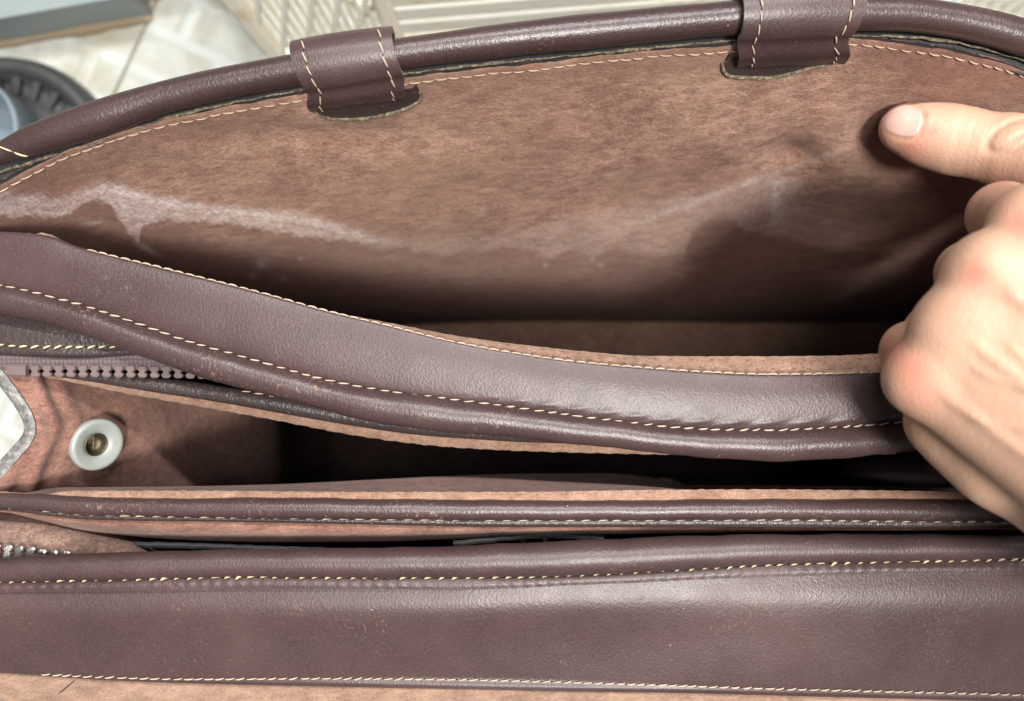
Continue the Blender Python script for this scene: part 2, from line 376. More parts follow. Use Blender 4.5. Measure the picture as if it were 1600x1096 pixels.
# the visible joint runs towards the wall, left of the bag; the tiles are laid square to it
jd = W(183, 140, 0)[:2]-W(232, 33, 0)[:2]; jd = -jd/np.linalg.norm(jd); jx = np.array([jd[1], -jd[0]])
o0 = W(207, 87, 0)[:2]; TS = .30
tverts, tf = boxverts(TS-.0032, TS-.0032, .004, .3); tme = None
ta = math.atan2(jx[1], jx[0])
for i in range(-4, 5):
    for j in range(-4, 5):
        c = o0+jx*TS*(i+.5)+jd*(TS*(j+.18))
        if tme is None:
            t = mesh_obj('tile', tverts, tf, M['tile'], floor, False); tme = t.data
        else:
            t = bpy.data.objects.new('tile', tme); C.objects.link(t); t.parent = floor
        t.location = (c[0], c[1], -.002); t.rotation_euler = (0, 0, ta)

# grey wall at the top left, its foot edged with brown grime
wl = empty('step', W(115, 49, 0), 'pale blue grey painted step with a grimy brown edge on the tiles', 'step')
def wl_local(P): return np.asarray(P)-np.array(wl.location)
a0, b0 = W(-700, 195, 0), W(238, 28, 0); dn = nrm(b0-a0); inw = np.array([-dn[1], dn[0], 0])
P8 = [a0, b0, b0+inw*.32, a0+inw*.32]; H = np.array([0, 0, .42])
nseg = 12
wv_ = []; 
for z in np.linspace(0, .035, nseg):
    for p in P8: wv_.append(wl_local(p+np.array([0, 0, z])))
wf = [(k*4+i, k*4+(i+1) % 4, k*4+4+(i+1) % 4, k*4+4+i) for k in range(nseg-1) for i in range(4)]+[tuple((nseg-1)*4+i for i in range(4))]
mesh_obj('step_block', wv_, wf, M['wallpaint'], wl, False)
gp = np.array([wl_local(a0+(b0-a0)*t-inw*.0005+np.array([0, 0, .002])) for t in np.linspace(.3, 1.0, 60)])
tube('grimy_edge', gp, .0035+wob(np.arange(60), .0012, 14, 3), M['grime'], wl, 10)
c0 = b0+inw*.012; c1 = c0+dn*.075
pv = [wl_local(p+np.array([0, 0, z])) for z in (0, .03) for p in (c0, c1, c1+inw*.3, c0+inw*.3)]
mesh_obj('step_block', pv, [(0, 1, 5, 4), (1, 2, 6, 5), (2, 3, 7, 6), (3, 0, 4, 7), (4, 5, 6, 7)], M['grime'], wl, False)

# white plastic crate with a ribbed corner and a lattice side
cr = empty('crate', W(520, 20, 0), 'stained white plastic crate with a lattice side and ribbed corner', 'crate', 'crates behind the bag')
def loc_bar(root, name, A, B, w, t, up, mat): return bar(name, np.asarray(A)-np.array(root.location), np.asarray(B)-np.array(root.location), w, t, up, mat, root)
K0, K1, K2 = W(352, -8, 0), W(440, 92, 0), W(622, 66, 0); zz = lambda h: np.array([0, 0, h])
HC = .20
n1 = nrm(np.cross(K1-K0, zz(1))); n2 = nrm(np.cross(K2-K1, zz(1)))
for k in range(16):
    h = .004+k*.0125; loc_bar(cr, 'rib', K0+zz(h), K1+zz(h), .004, .0075, zz(1), M['crate'])
back = -n1*.003
bv = [K0+back, K1+back, K1+back+zz(HC), K0+back+zz(HC)]; bv += [p-n1*.004 for p in bv]
mesh_obj('corner_panel', np.array(bv)-np.array(cr.location), [(0, 1, 2, 3), (7, 6, 5, 4), (0, 4, 5, 1), (1, 5, 6, 2), (2, 6, 7, 3), (3, 7, 4, 0)], M['crate'], cr, False)
loc_bar(cr, 'corner_post', K1, K1+zz(HC), .012, .012, n2, M['crate']); loc_bar(cr, 'corner_post', K2, K2+zz(HC), .012, .012, n2, M['crate']); loc_bar(cr, 'corner_post', K0, K0+zz(HC), .008, .008, n1, M['crate'])
for k in range(1, 15):
    p = K1+(K2-K1)*k/15; loc_bar(cr, 'slat', p, p+zz(HC), .0026, .003, n2, M['crate'])
for k in range(-3, 6):
    t0 = k/5; p = K1+(K2-K1)*t0; q = K1+(K2-K1)*(t0+.75)+zz(HC)
    f0 = max(0, -t0/.75); f1 = min(1, (1-t0)/.75)
    if f1 > f0: loc_bar(cr, 'lattice_strip', p+(q-p)*f0+n2*.003, p+(q-p)*f1+n2*.003, .0038, .0028, n2, M['crate_y'])
for h in (.004, HC): loc_bar(cr, 'rail', K1+zz(h), K2+zz(h), .010, .010, zz(1), M['crate'])
for A_, B_ in ((K2, K2+np.array([.03, .28, 0])), (K0, K0+np.array([-.02, .22, 0]))):
    for h in (.02, .07, .12, .17): loc_bar(cr, 'rail', A_+zz(h), B_+zz(h), .028, .005, nrm(np.cross(B_-A_, zz(1))), M['crate'])
loc_bar(cr, 'base', (K0+K1)/2+np.array([.03, .05, .004]), (K0+K1)/2+np.array([.15, .19, .004]), .13, .006, zz(1), M['crate'])

# yellowed slatted crate to the right of it
c2 = empty('crate', W(880, -10, 0), 'yellowed crate of horizontal white slats behind the rolled handle', 'crate', 'crates behind the bag')
L0, L1 = W(636, 66, 0), W(1180, 22, 0); n3 = nrm(np.cross(L1-L0, zz(1)))
for k in range(9):
    h = .010+k*.021; loc_bar(c2, 'slat', L0+zz(h), L1+zz(h), .017, .006, n3, M['crate_y'] if k % 3 else M['crate'])
for t in (.02, .5, .98): loc_bar(c2, 'post', L0+(L1-L0)*t-n3*.009, L0+(L1-L0)*t-n3*.009+zz(.19), .02, .010, n3, M['crate_y'])
bp = np.array([L0-n3*.018, L1-n3*.018]); 
loc_bar(c2, 'back_board', (bp[0]+zz(.095)), (bp[1]+zz(.095)), .19, .006, n3, M['crate_y'])

# basket with upright slats in the far right corner
c3 = empty('basket', W(1570, -10, 0), 'white basket of upright slats in the far right corner', 'basket')
Q0, Q1 = W(1490, 20, 0), W(1720, 70, 0); n4 = nrm(np.cross(Q1-Q0, zz(1)))
for k in range(13):
    p = Q0+(Q1-Q0)*k/12; loc_bar(c3, 'slat', p, p+zz(.16), .0048, .003, n4, M['crate'])
for h in (.004, .16): loc_bar(c3, 'rail', Q0+zz(h), Q1+zz(h), .009, .006, zz(1), M['crate_y'])
loc_bar(c3, 'back_board', Q0-n4*.07+zz(.08), Q1-n4*.07+zz(.08), .16, .006, n4, M['rubber'])

# black rubber wheel and pale blue tub beside the bag
ty = empty('wheel', W(30, 266, 0), 'black ribbed rubber wheel lying flat on the tiles', 'wheel')
R_ = .0745
V, f = lathe([(R_*.0001, .012), (R_*.30, .012), (R_*.34, .017), (R_*.62, .017), (R_*.66, .011), (R_*.80, .010), (R_*.83, .020), (R_*.90, .023), (R_*.97, .020), (R_, .012), (R_*.99, .0)], (0, 0, 0), 72)
mesh_obj('tyre', V, f, M['rubber'], ty)
for k in range(26):
    a = k/26*6.283; d = np.array([math.cos(a), math.sin(a), 0]); bar('tread_rib', d*R_*.64+zz(.0125), d*R_*.82+zz(.014), .0055, .006, zz(1), M['rubber'], ty)
tb = empty('tub', W(-50, 205, .06)*np.array([1, 1, 0]), 'pale blue rounded plastic tub at the left edge on the wheel', 'tub')
V, f = lathe([(.0001, .024), (.020, .024), (.026, .028), (.030, .050), (.032, .066), (.034, .067), (.034, .062), (.031, .030), (.027, .024)], (0, 0, .0), 48)
mesh_obj('tub_wall', V, f, M['blueplastic'], tb)

# ================================================================== the bag
bag = empty('leather_bag', (0, 0, 0), 'dark brown leather bag held open with suede lining and cream stitching', 'bag')
XS = np.arange(-120, 1781, 8.0)
# ---- back panel (suede side facing us)
T_TOP = [(-70, 262), (-30, 232), (5, 212), (79, 177), (159, 148), (265, 118), (420, 86), (620, 55), (800, 30), (959, 12), (1091, 0), (1250, -12), (1400, -12), (1490, 0), (1550, 11), (1600, 25), (1700, 62), (1800, 110)]
T_BOT = [(-70, 300), (-20, 275), (40, 254), (100, 237), (159, 220), (265, 182), (420, 148), (620, 115), (800, 94), (959, 79), (1144, 62), (1336, 54), (1400, 55), (1471, 61), (1600, 93), (1700, 128), (1800, 175)]
P_ST = [(-120, 420), (-60, 352), (-25, 318), (0, 298), (26, 283), (132, 235), (265, 194), (420, 165), (638, 130), (820, 109), (959, 94), (1144, 79), (1336, 69), (1418, 78), (1497, 91), (1600, 120), (1700, 156), (1790, 200)]
pxs = np.linspace(-118, 1780, 760)
rim_py = pchip(*zip(*P_ST), pxs)+wob(pxs, 1.2, 260, 2)
ZRIM = np.where(pxs < 60, .281-.000001*np.maximum(0, 60-pxs)**1.6, .281)-.010*sstep(1500, 1780, pxs)
rim = W(pxs, rim_py, ZRIM)
edge_top = W(pxs, rim_py-8.5-wob(pxs, 1.0, 90, 5), ZRIM+.0022)
NS = 300; s = np.linspace(0, 1, NS)
fY = pchip([0, .05, .15, .35, .6, .85, 1], [1, .93, .755, .46, .21, .05, 0], s)
YF = .0175; NU = len(pxs)
Vp = np.zeros((NS, NU, 3))
XF = np.clip(np.where(rim[:, 0] > .12, .12+(rim[:, 0]-.12)*1.75, rim[:, 0]), -.172, .29)
Vp[..., 0] = rim[None, :, 0]+(XF-rim[:, 0])[None]*sstep(.1, .8, s)[:, None]
Vp[..., 1] = YF+(rim[:, 1]-YF)[None]*fY[:, None]
Vp[..., 2] = .003+(rim[:, 2]-.003)[None]*(1-s)[:, None]
# the leather sags and dents
px_, py_ = PX(Vp)
dent = -.0050*np.exp(-((px_-1238)/42)**2-((py_-252)/26)**2) - .0035*np.exp(-((px_-1385)/55)**2-((py_-205)/40)**2)
dent += .0028*np.exp(-((px_-1290)/45)**2-((py_-215)/60)**2)+.003*np.exp(-((px_-1120)/90)**2-((py_-230)/60)**2)
dent += .0035*np.sin(px_/330+1.0)*sstep(.03, .3, s)[:, None]+.0016*np.sin(px_/140+py_/90)*sstep(.05, .25, s)[:, None]
dent -= .0022*np.exp(-((px_-520)/170)**2-((py_-215)/22)**2)
dent += .0014*np.exp(-(((px_-945)*.5+(py_-262)*.8)/9)**2-(((px_-945)*.8-(py_-262)*.5)/22)**2)
Np = grid_normals(Vp); Np *= np.sign(Np[..., 2].mean())
Vp = Vp+Np*dent[..., None]
Vp = np.concatenate([edge_top[None], (edge_top*.5+rim*.5)[None]+np.array([0, 0, .0006]), Vp])
px_, py_ = PX(Vp)
nz = wob(px_*.9+py_*1.7, 5, 47, 8)+wob(px_-py_*1.3, 3.5, 19, 9)+wob(px_*1.1+py_*.6, 2.0, 8, 10)
lowc = [(-120, 345), (0, 338), (70, 338), (105, 338), (118, 330), (128, 318), (150, 314), (172, 318), (180, 332), (192, 350), (208, 372), (216, 379), (222, 352), (240, 346), (270, 345), (330, 347), (420, 360), (500, 373), (560, 378), (620, 385), (690, 396), (740, 391), (800, 386), (830, 391), (860, 402), (890, 391), (930, 402), (962, 389), (985, 396), (1020, 399), (1068, 402), (1078, 372), (1105, 347), (1140, 341), (1165, 362), (1200, 366), (1300, 390), (1800, 420)]
upc = [(-120, 312), (0, 300), (60, 302), (95, 308), (120, 298), (165, 286), (210, 296), (260, 308), (330, 318), (420, 328), (480, 335), (540, 352), (600, 368), (660, 370), (740, 366), (800, 360), (850, 345), (900, 335), (980, 318), (1050, 305), (1120, 292), (1180, 276), (1230, 276), (1800, 300)]
inten = [(-120, .9), (0, .95), (100, .9), (180, .9), (330, .8), (420, .75), (500, .7), (560, .6), (620, .42), (700, .30), (800, .32), (870, .36), (950, .31), (1050, .31), (1120, .38), (1180, .45), (1220, .55), (1260, .25), (1300, .1), (1800, .05)]
lo_, up_, it_ = (pchip(*zip(*c), px_.ravel()).reshape(px_.shape) for c in (lowc, upc, inten))
lo_ = np.clip(lo_, 300, 420)
mild = sstep(-6, 14, py_+nz-up_)*(1-sstep(-1, 1, (py_+.55*nz-lo_)/(4+4*sstep(420, 760, px_))))*np.clip(it_, 0, 1)
crest = np.exp(-((py_+.5*nz-(up_+10))/9)**2)*np.clip(it_, 0, 1)*sstep(60, 180, px_)*(1-sstep(560, 700, px_)); mild = np.clip(np.maximum(mild*.64, crest*1.1), 0, 1)
tail = np.exp(-((px_-228-(py_-388)*1.5)/9)**2)*np.exp(-((py_-388)/12)**2); tail2 = .5*np.exp(-((px_-145)/16)**2-((py_-349-(px_-145)*-.1)/2.5)**2)
tail3 = .45*np.exp(-((px_-1212)/10)**2-((py_-318)/34)**2)+.3*np.exp(-(((px_-1130)+(py_-300)*2.2)/40)**2-(((py_-300)-(px_-1130)*-.35)/5)**2)
spk = np.zeros_like(px_)
for (a, b, r_) in ((470, 405, 4), (443, 436, 5), (410, 412, 12), (925, 406, 4), (938, 415, 4), (640, 505, 4), (395, 432, 6), (852, 414, 4)): spk += .45*np.exp(-((px_-a)/r_)**2-((py_-b)/(r_*.7))**2)
mild = np.clip(mild+.6*tail+tail2+tail3+spk, 0, 1)
dw = 4+4*sstep(420, 760, px_)
damp = sstep(-1, 1, (py_+.55*nz-lo_)/dw)*(.70+.20*sstep(20, 70, py_-lo_))
crease = .8*np.exp(-((py_-282-(px_-70)*.46)/1.1)**2)*sstep(52, 58, px_)*(1-sstep(82, 95, px_))
crease += .5*np.exp(-((px_-862+(py_-115)*.55)/1.6)**2)*sstep(110, 116, py_)*(1-sstep(135, 150, py_))
red_p = sstep(0, 1, .75*(1-sstep(120, 520, px_))*sstep(230, 330, py_)+.9*np.exp(-((py_-np.interp(px_, pxs, rim_py)-12)/20)**2)*(.4+.6*sstep(1300, 1450, px_))+.7*sstep(1330, 1480, px_)+.35*np.exp(-((px_-760)/160)**2-((py_-300)/70)**2)+.25*np.sin(px_/83+1)*np.sin(py_/41))
sheet('back_panel', Vp, [M['suede'], M['paint']], bag, .0026, {'redden': red_p, 'mildew': mild, 'damp': damp, 'crease': crease}, edge_mat=1)
N3 = grid_normals(Vp); N3 *= np.sign(N3[..., 2].mean())
def on_panel(px, py):
    k = np.argmin((px_-px)**2+(py_-py)**2); return Vp.reshape(-1, 3)[k], N3.reshape(-1, 3)[k]
stitches((Vp[2]+N3[2]*.0001)[16:-10], N3[2][16:-10], bag, M['thread_p'], .0047, .92, .00032, -.10, .0001, seed=3, holes=False, label='cream seam along the rim of the back panel', loose=.0002)
# ---- rim: dark welt and raw edge below the roll
xs2 = np.linspace(-70, 1780, 460)
py_e = pchip(*zip(*P_ST), xs2)-8; py_t = pchip(*zip(*T_BOT), xs2)
wel = rows_loft([([*zip(xs2, py_t-14)], .2790), ([*zip(xs2, py_t+3)], .2800), ([*zip(xs2, py_e+6)], .2798)], xs2, 4)
sheet('rim_welt', wel, [M['paint']], bag, .002)
rp = W(xs2, py_t+2.2+wob(xs2, .9, 60, 4), .2825)
tube('raw_edge', rp, .00042+.00016*np.sin(xs2/37)+.0001*np.sin(xs2/11), M['raw'], bag, 8)
# ---- rolled handle tube
xs3 = np.linspace(-75, 1770, 420)
tt, tb_ = pchip(*zip(*T_TOP), xs3), pchip(*zip(*T_BOT), xs3)
ZT = .2880
sl = np.gradient((tt+tb_)/2, xs3); cosn = 1/np.sqrt(1+sl**2)
hw = (tb_-tt)/2*cosn; tp = W(xs3, (tt+tb_)/2, ZT); tr = hw*(ZC-ZT)/F
tr = tr*(1-.22*np.exp(-((xs3+2-(0))/9)**2*0)) ; tr = np.where(xs3 < 40, tr*(.86+.14*sstep(-5, 60, xs3)), tr)*(1+.012*np.sin(xs3/61)+.01*np.sin(xs3/23))
hd = tube('handle', tp, tr, M['tube'], bag, 40)
# stitch ring at the left end of the roll
def ring_on_tube(px, a0, a1, tilt, n=40, up=.0002):
    k = np.argmin(abs(xs3-px)); c = tp[k]; T = nrm(tp[k+2]-tp[k-2]); S = nrm(np.cross(T, [0, 0, 1.])); U = np.cross(S, T); a = np.linspace(a0, a1, n)
    Nn = np.cos(a)[:, None]*S+np.sin(a)[:, None]*U
    return c+(tr[k]+up)*Nn+T*(tilt*np.cos(a))[:, None], Nn
rP, rN = [], []
for a, b in zip(np.linspace(1, 41, 30), pchip([1, 8, 18, 28, 41], [213, 227, 240, 249, 256], np.linspace(1, 41, 30))):
    k = np.argmin(abs(xs3-a)); cx_, cy_ = PX(tp[k]); th_ = math.asin(np.clip((b-np.interp(a, xs3, (tt+tb_)/2))*cosn[k]/hw[k], -.97, .97))
    n_ = math.cos(th_)*np.array([0, 0, 1.])-math.sin(th_)*nrm(np.cross([0, 0, 1.], tp[k+2]-tp[k-2]))
    c_ = np.array([np.interp(a, xs3, tp[:, q]) for q in range(3)]); rP.append(c_+n_*(tr[k]+.0002)); rN.append(n_)
stitches(np.array(rP), np.array(rN), hd, M['thread_y'], .0052, .95, .00035, .0, .0002, seed=9, holes=False)
# ---- two loops that hold the roll
def make_loop(lx0, lx1, left_bot, right_bot, slot, label, shear):
    nu = 60; u = np.linspace(0, 1, nu); lx = lx0+(lx1-lx0)*u
    c = np.stack([np.interp(lx, xs3, tp[:, k]) for k in range(3)], -1); r = np.interp(lx, xs3, tr)+.0040+.0006*np.sin(u*3.1416)
    T = nrm(np.gradient(c, axis=0)); S = nrm(np.cross(T, [0, 0, 1.])); U = np.cross(S, T)
    rows = []
    for a in np.radians([205, 180, 152, 125, 98, 72, 48, 26, 6]):
        rows.append(c+r[:, None]*(math.cos(a)*S+math.sin(a)*U)+T*((shear[0]+(shear[1]-shear[0])*u)*.001*(1.57-min(a, 1.57)))[:, None])
    lp = np.array(left_bot); rp_ = np.array(right_bot)
    end = []
    for q in u:
        w = lp+(rp_-lp)*q; b_, n_ = on_panel(w[0], w[1]); end.append(b_-n_*.0009)
    end = np.array(end); end[:, 0] = end[:, 0]
    mid = (rows[-1]+end)/2+np.array([0, -.0022, .0034])
    rows += [mid, end]
    G = np.array(rows); Mv = crmat(len(rows), 81); V = np.einsum('vr,rcx->vcx', Mv, G)
    cN = V-c[None]; flp = (grid_normals(V)*cN).sum(-1).mean() < 0
    if flp: V = V[:, ::-1]; c = c[::-1]
    lo, N = sheet('handle_loop', V, [M['leather'], M['raw']], bag, .0020, edge_mat=1, up=False); lo['label'] = label
    Nn = grid_normals(V)
    for ui in (.13, .87):
        k = int(ui*(nu-1)); stitches(V[22:79, k]+Nn[22:79, k]*.0001, Nn[22:79, k], lo, M['thread'], .0046, .88, .00031, .20, .0002, seed=int(ui*100))
    return V, Nn
# sheet() takes normals from the loft; make sure the loop's outer face is the proud one
def slot_part(arc, inner, label):
    P = []
    for (a, b) in arc: q, n_ = on_panel(a, b); P.append(q+n_*.0005)
    P = np.einsum('vr,rx->vx', crmat(len(P), 60), np.array(P)); taper = np.sin(np.linspace(.12, 3.02, 60))
    o = tube('loop_slot', P, .0004+.00042*taper+.00006*np.sin(np.arange(60)*1.1), M['raw'], bag, 10); o['label'] = label
    I = []
    for (a, b) in inner: q, n_ = on_panel(a, b-11); I.append(q+n_*.0004)
    I = np.einsum('vr,rx->vx', crmat(len(I), 60), np.array(I))
    V = np.stack([P+np.array([0, 0, .0000]), (P+I)/2-np.array([0, 0, .0001]), I]); 
    sheet('slot_facing', V, [M['dark']], o, .0006)
    return P
make_loop(466, 620, (487, 181), (636, 163), None, 'brown loop on the left of the rolled handle', (1.3, 1.0))
make_loop(1150, 1336, (1149, 115), (1319, 105), None, 'brown loop on the right of the rolled handle', (-.3, -1.8))
slot_part([(487, 166), (500, 178), (530, 184), (575, 183), (620, 172), (650, 160), (659, 150), (654, 142)], [(492, 160), (510, 163), (540, 164), (580, 160), (620, 152), (640, 148), (648, 145), (650, 142)], 'crescent slot edge below the left loop')
slot_part([(1136, 92), (1129, 100), (1136, 114), (1160, 120), (1210, 118), (1260, 108), (1300, 99), (1320, 92)], [(1140, 92), (1142, 96), (1150, 100), (1170, 102), (1210, 100), (1260, 96), (1295, 93), (1312, 91)], 'crescent slot edge below the right loop')

# ---- middle divider: band, piping, suede strip, wall
D_UP = [(-120, 358), (0, 362), (60, 366), (130, 388), (260, 420), (400, 455), (520, 488), (600, 507), (700, 532), (800, 551), (900, 565), (1000, 574), (1100, 581), (1200, 585), (1300, 584), (1400, 581), (1600, 565), (1780, 545)]
D_ST = [(-120, 432), (0, 445), (100, 468), (200, 499), (300, 534), (400, 562), (500, 590), (600, 609), (700, 622), (780, 632), (860, 643), (950, 655), (1050, 666), (1120, 670), (1200, 671), (1300, 667), (1400, 659), (1500, 648), (1780, 610)]
D_BOT = [(-120, 470), (0, 487), (80, 503), (150, 527), (230, 556), (300, 581), (400, 608), (500, 635), (600, 659), (700, 671), (800, 680), (950, 695), (1050, 706), (1120, 713), (1200, 716), (1300, 713), (1400, 703), (1500, 690), (1780, 650)]
D_STRIP = [(-120, 364), (0, 368), (130, 394), (400, 461), (500, 484), (545, 493), (600, 503), (640, 511), (720, 526), (800, 537), (900, 548), (1000, 556), (1100, 557), (1200, 557), (1300, 556), (1400, 551), (1600, 538), (1780, 525)]
zd = [(-120, .282), (200, .283), (700, .284), (1200, .285), (1780, .283)]
def zoff(z, d): return [(a, b+d) for a, b in z]
def between(A, B, t):
    xs = np.arange(-120, 1781, 20.); return [*zip(xs, pchip(*zip(*A), xs)*(1-t)+pchip(*zip(*B), xs)*t)]
def shift(A, d): return [(a, b+d) for a, b in A]
stz = [(-120, -.001), (500, -.002), (800, -.006), (1780, -.008)]
strip = rows_loft([(D_STRIP, [(a, pchip(*zip(*zd), a)+pchip(*zip(*stz), a)-.002) for a in range(-120, 1781, 100)]), (between(D_STRIP, D_UP, .5), [(a, pchip(*zip(*zd), a)+pchip(*zip(*stz), a)*.55-.0022) for a in range(-120, 1781, 100)]), (shift(D_UP, 6), zoff(zd, -.0030))], XS, 6)
strip[..., 1] += wob(PX(strip)[0], .00012, 30, 6)*np.linspace(1, 0, strip.shape[0])[:, None]
so, sN = sheet('divider_lining', strip, [M['suede_tan']], bag, .002); so['label'] = 'tan suede strip behind the middle divider band'
nm, nf = [], []
for ri, ph in ((3, 0), (8, 14)):
    for k, px in enumerate(np.arange(790+ph, 1400, 29.)):
        q = np.argmin(abs(XS-px)); b0 = len(nm); c_ = strip[ri, q]+sN[ri, q]*.00012; T_ = nrm(strip[ri, q+1]-strip[ri, q]); B_ = np.cross(sN[ri, q], T_); nm.append(c_-sN[ri, q]*.0001)
        for g in range(7): nm.append(c_+(.00085*math.cos(g*.898)*T_+.00055*math.sin(g*.898)*B_)*random.uniform(.6, 1.15)-sN[ri, q]*.00003)
        nf += [(b0, b0+1+g, b0+1+(g+1) % 7) for g in range(7)]
mesh_obj('needle_mark', nm, nf, M['suede_dark'], so)['kind'] = 'stuff'
band = rows_loft([(D_UP, zoff(zd, -.0016)), (between(D_UP, D_ST, .06), zoff(zd, -.0006)), (between(D_UP, D_ST, .35), zoff(zd, .0004)), (between(D_UP, D_ST, .7), zoff(zd, .0004)), (between(D_UP, D_ST, .94), zoff(zd, -.0004)), (shift(D_ST, 4), zoff(zd, -.0018))], XS, 8)
bpx, bpy_ = PX(band)
band[..., 2] += .0006*np.sin(bpx/190+.5)*np.sin(np.linspace(0, 3.14, band.shape[0]))[:, None]+.00025*np.exp(-((bpy_-pchip(*zip(*D_ST), bpx.ravel()).reshape(bpx.shape)+9)/6)**2)*(1+np.sin(bpx/9+bpy_/5))*sstep(650, 850, bpx)
bo, bN = sheet('divider_band', band, [M['leather'], M['dark']], bag, .0018, edge_mat=1); bo['label'] = 'smooth brown band along the top of the middle divider'
k0 = np.argmin(abs(XS-136)); stitches(band[3, k0:]+bN[3, k0:]*.0001, bN[3, k0:], bo, M['thread'], .0039, 1.04, .00030, .05, .0000, seed=11, holes=False, label='cream seam along the upper edge of the band')
xs4 = np.linspace(-120, 1780, 480); ps, pb = pchip(*zip(*D_ST), xs4), pchip(*zip(*D_BOT), xs4); zz4 = pchip(*zip(*zd), xs4)
slp = np.gradient((ps+pb)/2, xs4); r4 = (pb-ps+5)/2/np.sqrt(1+slp**2)*(ZC-zz4)/F
pc = W(xs4, (ps+pb)/2+wob(xs4, .8, 150, 12)+2, zz4-.0022); r4 = r4*(1+.02*np.sin(xs4/47)+.012*np.sin(xs4/17))
po = tube('piping', pc, r4, M['piping'], bag, 32); po['label'] = 'rounded worn piping of the middle divider'
sl2 = W(xs4, ps+1.5, zz4-.0006)
stitches(sl2, np.array([0, .05, 1.0]), po, M['thread'], .0047, .84, .00031, .16, .0001, seed=12, label='cream seam between band and piping')
# divider wall below the band (suede on both sides)
wall = np.array([strip[6]+np.array([0, -.002, -.003]), strip[6]*np.array([1, .8, 0])+np.array([0, -.006, .14]), strip[6]*np.array([1, .3, 0])+np.array([0, -.005, .002])])
wall[..., 0] = np.clip(wall[..., 0], -.175, .285)
sheet('divider_wall', np.einsum('vr,rcx->vcx', crmat(3, 13), wall), [M['suede_dark']], bag, .002, up=False)

# ---- zip pocket on the divider's front
z_top = rows_loft([([(-120, 470), (0, 478), (300, 520)], .2740), ([(-120, 505), (0, 512), (300, 533)], .2760), ([(-120, 536), (0, 540), (80, 543), (190, 542), (300, 540)], .2758), ([(-120, 543), (0, 546), (120, 552), (220, 548), (300, 545)], .2763), ([(-120, 550), (0, 553), (120, 558), (220, 553), (300, 549)], .2755), ([(-120, 553), (0, 557), (120, 562), (220, 557), (300, 552)], .2730)], np.arange(-120, 301, 6.), 8)
z_top[..., 2] += .0006*np.sin(PX(z_top)[0]/45)*np.sin(np.linspace(0, 3.1, z_top.shape[0]))[:, None]
zf, zN = sheet('pocket_flap', z_top, [M['dark']], bag, .0018); zf['label'] = 'grained black brown flap above the zipper'
stitches((z_top+zN*.0001)[16, 6:], zN[16, 6:], zf, M['thread_y'], .0040, .72, .00042, .30, .0002, seed=14)
zp = bpy.data.objects.new('zipper', None); C.objects.link(zp); zp.parent = bag; zp['label'] = 'mauve plastic zipper under the black brown flap'
zpc = lambda x: 580+.00005*(x-150)**2+.006*(x-100)
tx = np.arange(-120, 391, 6.)
tape = rows_loft([([(-120, 548), (0, 552), (200, 552), (390, 556)], .2742), ([(-120, 563), (0, 566), (200, 567), (390, 570)], .2740), ([*zip(tx, zpc(tx)-3)], .2734)], tx, 8)
sheet('zipper_tape', tape, [M['tape']], zp, .0007)
def tooth_mesh():
    # block with a narrow neck and a rounded head, lying along -Y, 3.3 mm wide
    out = [(-1.5, 1.9), (1.5, 1.9), (1.6, .3), (1.0, -.2), (1.05, -.7), (1.7, -1.1), (1.55, -1.9), (.8, -2.4), (-.8, -2.4), (-1.55, -1.9), (-1.7, -1.1), (-1.05, -.7), (-1.0, -.2), (-1.6, .3)]
    V = []; n = len(out)
    for z, k in ((-.8, .96), (.5, 1.0), (.9, .78)): V += [(x*k*.001, y*k*.001, z*.001) for x, y in out]
    Fc = [(l*n+i, l*n+(i+1) % n, (l+1)*n+(i+1) % n, (l+1)*n+i) for l in range(2) for i in range(n)]+[tuple(range(2*n, 3*n)), tuple(range(n))[::-1]]
    Fc = [f[::-1] for f in Fc]
    return np.array(V), Fc
tv, tfc = tooth_mesh(); tooth = None
for k in range(18):
    x = 56+18.6*k
    if tooth is None: tooth = mesh_obj('zipper_tooth', tv, tfc, M['tooth'], zp, False); o = tooth
    else: o = tooth.copy(); C.objects.link(o); o.parent = zp
    o.location = W(x, zpc(x)-1, .2740); o.rotation_euler = (random.uniform(-.08, .08), random.uniform(-.06, .06), random.uniform(-.05, .05)); o.scale = (1.0, 1.0, 1)
ev, ef = boxverts(.0068, .0046, .0022, .35); e = mesh_obj('end_stop', ev, ef, M['tooth'], zp, False); e.location = W(28, 579, .2740); e.rotation_euler = (0, 0, -.03)

# ---- pocket panel below the zipper: dark piping with a raw suede edge
K_BOT = [(20, 582), (100, 592), (200, 608), (300, 624), (420, 644), (560, 669), (700, 686), (800, 692), (950, 697), (1100, 700), (1400, 700)]
xs5 = np.linspace(60, 1400, 300); kb = pchip(*zip(*K_BOT), xs5); th = np.interp(xs5, [60, 150, 300, 1400], [1.5, 9, 14, 16])
kp = W(xs5, kb-th-1, .2690); ko = tube('piping', kp, th*.95*(ZC-.269)/F*(1+.03*np.sin(xs5/31)), M['dark'], bag, 24); ko['label'] = 'black brown piping below the zipper'
stitches(W(xs5, kb-th*1.75-1, .2715)[70:], np.array([0, .2, 1.]), ko, M['thread_d'], .0052, .7, .00026, .1, .0002, seed=15)
ew = np.interp(xs5, [60, 200, 330, 600, 900, 1400], [1, 8, 10, 13, 12, 10])
kr = np.array([W(xs5, kb-5, .2660), W(xs5, kb+ew*.5, .2655), W(xs5, kb+ew+wob(xs5, .8, 24, 3), .2640), W(xs5, kb+ew-6, .2600)])
kso, _ = sheet('pocket_edge', np.einsum('vr,rcx->vcx', crmat(4, 19), kr), [M['suede_tan']], bag, .0015); kso['label'] = 'raw tan suede edge below the zipper piping'
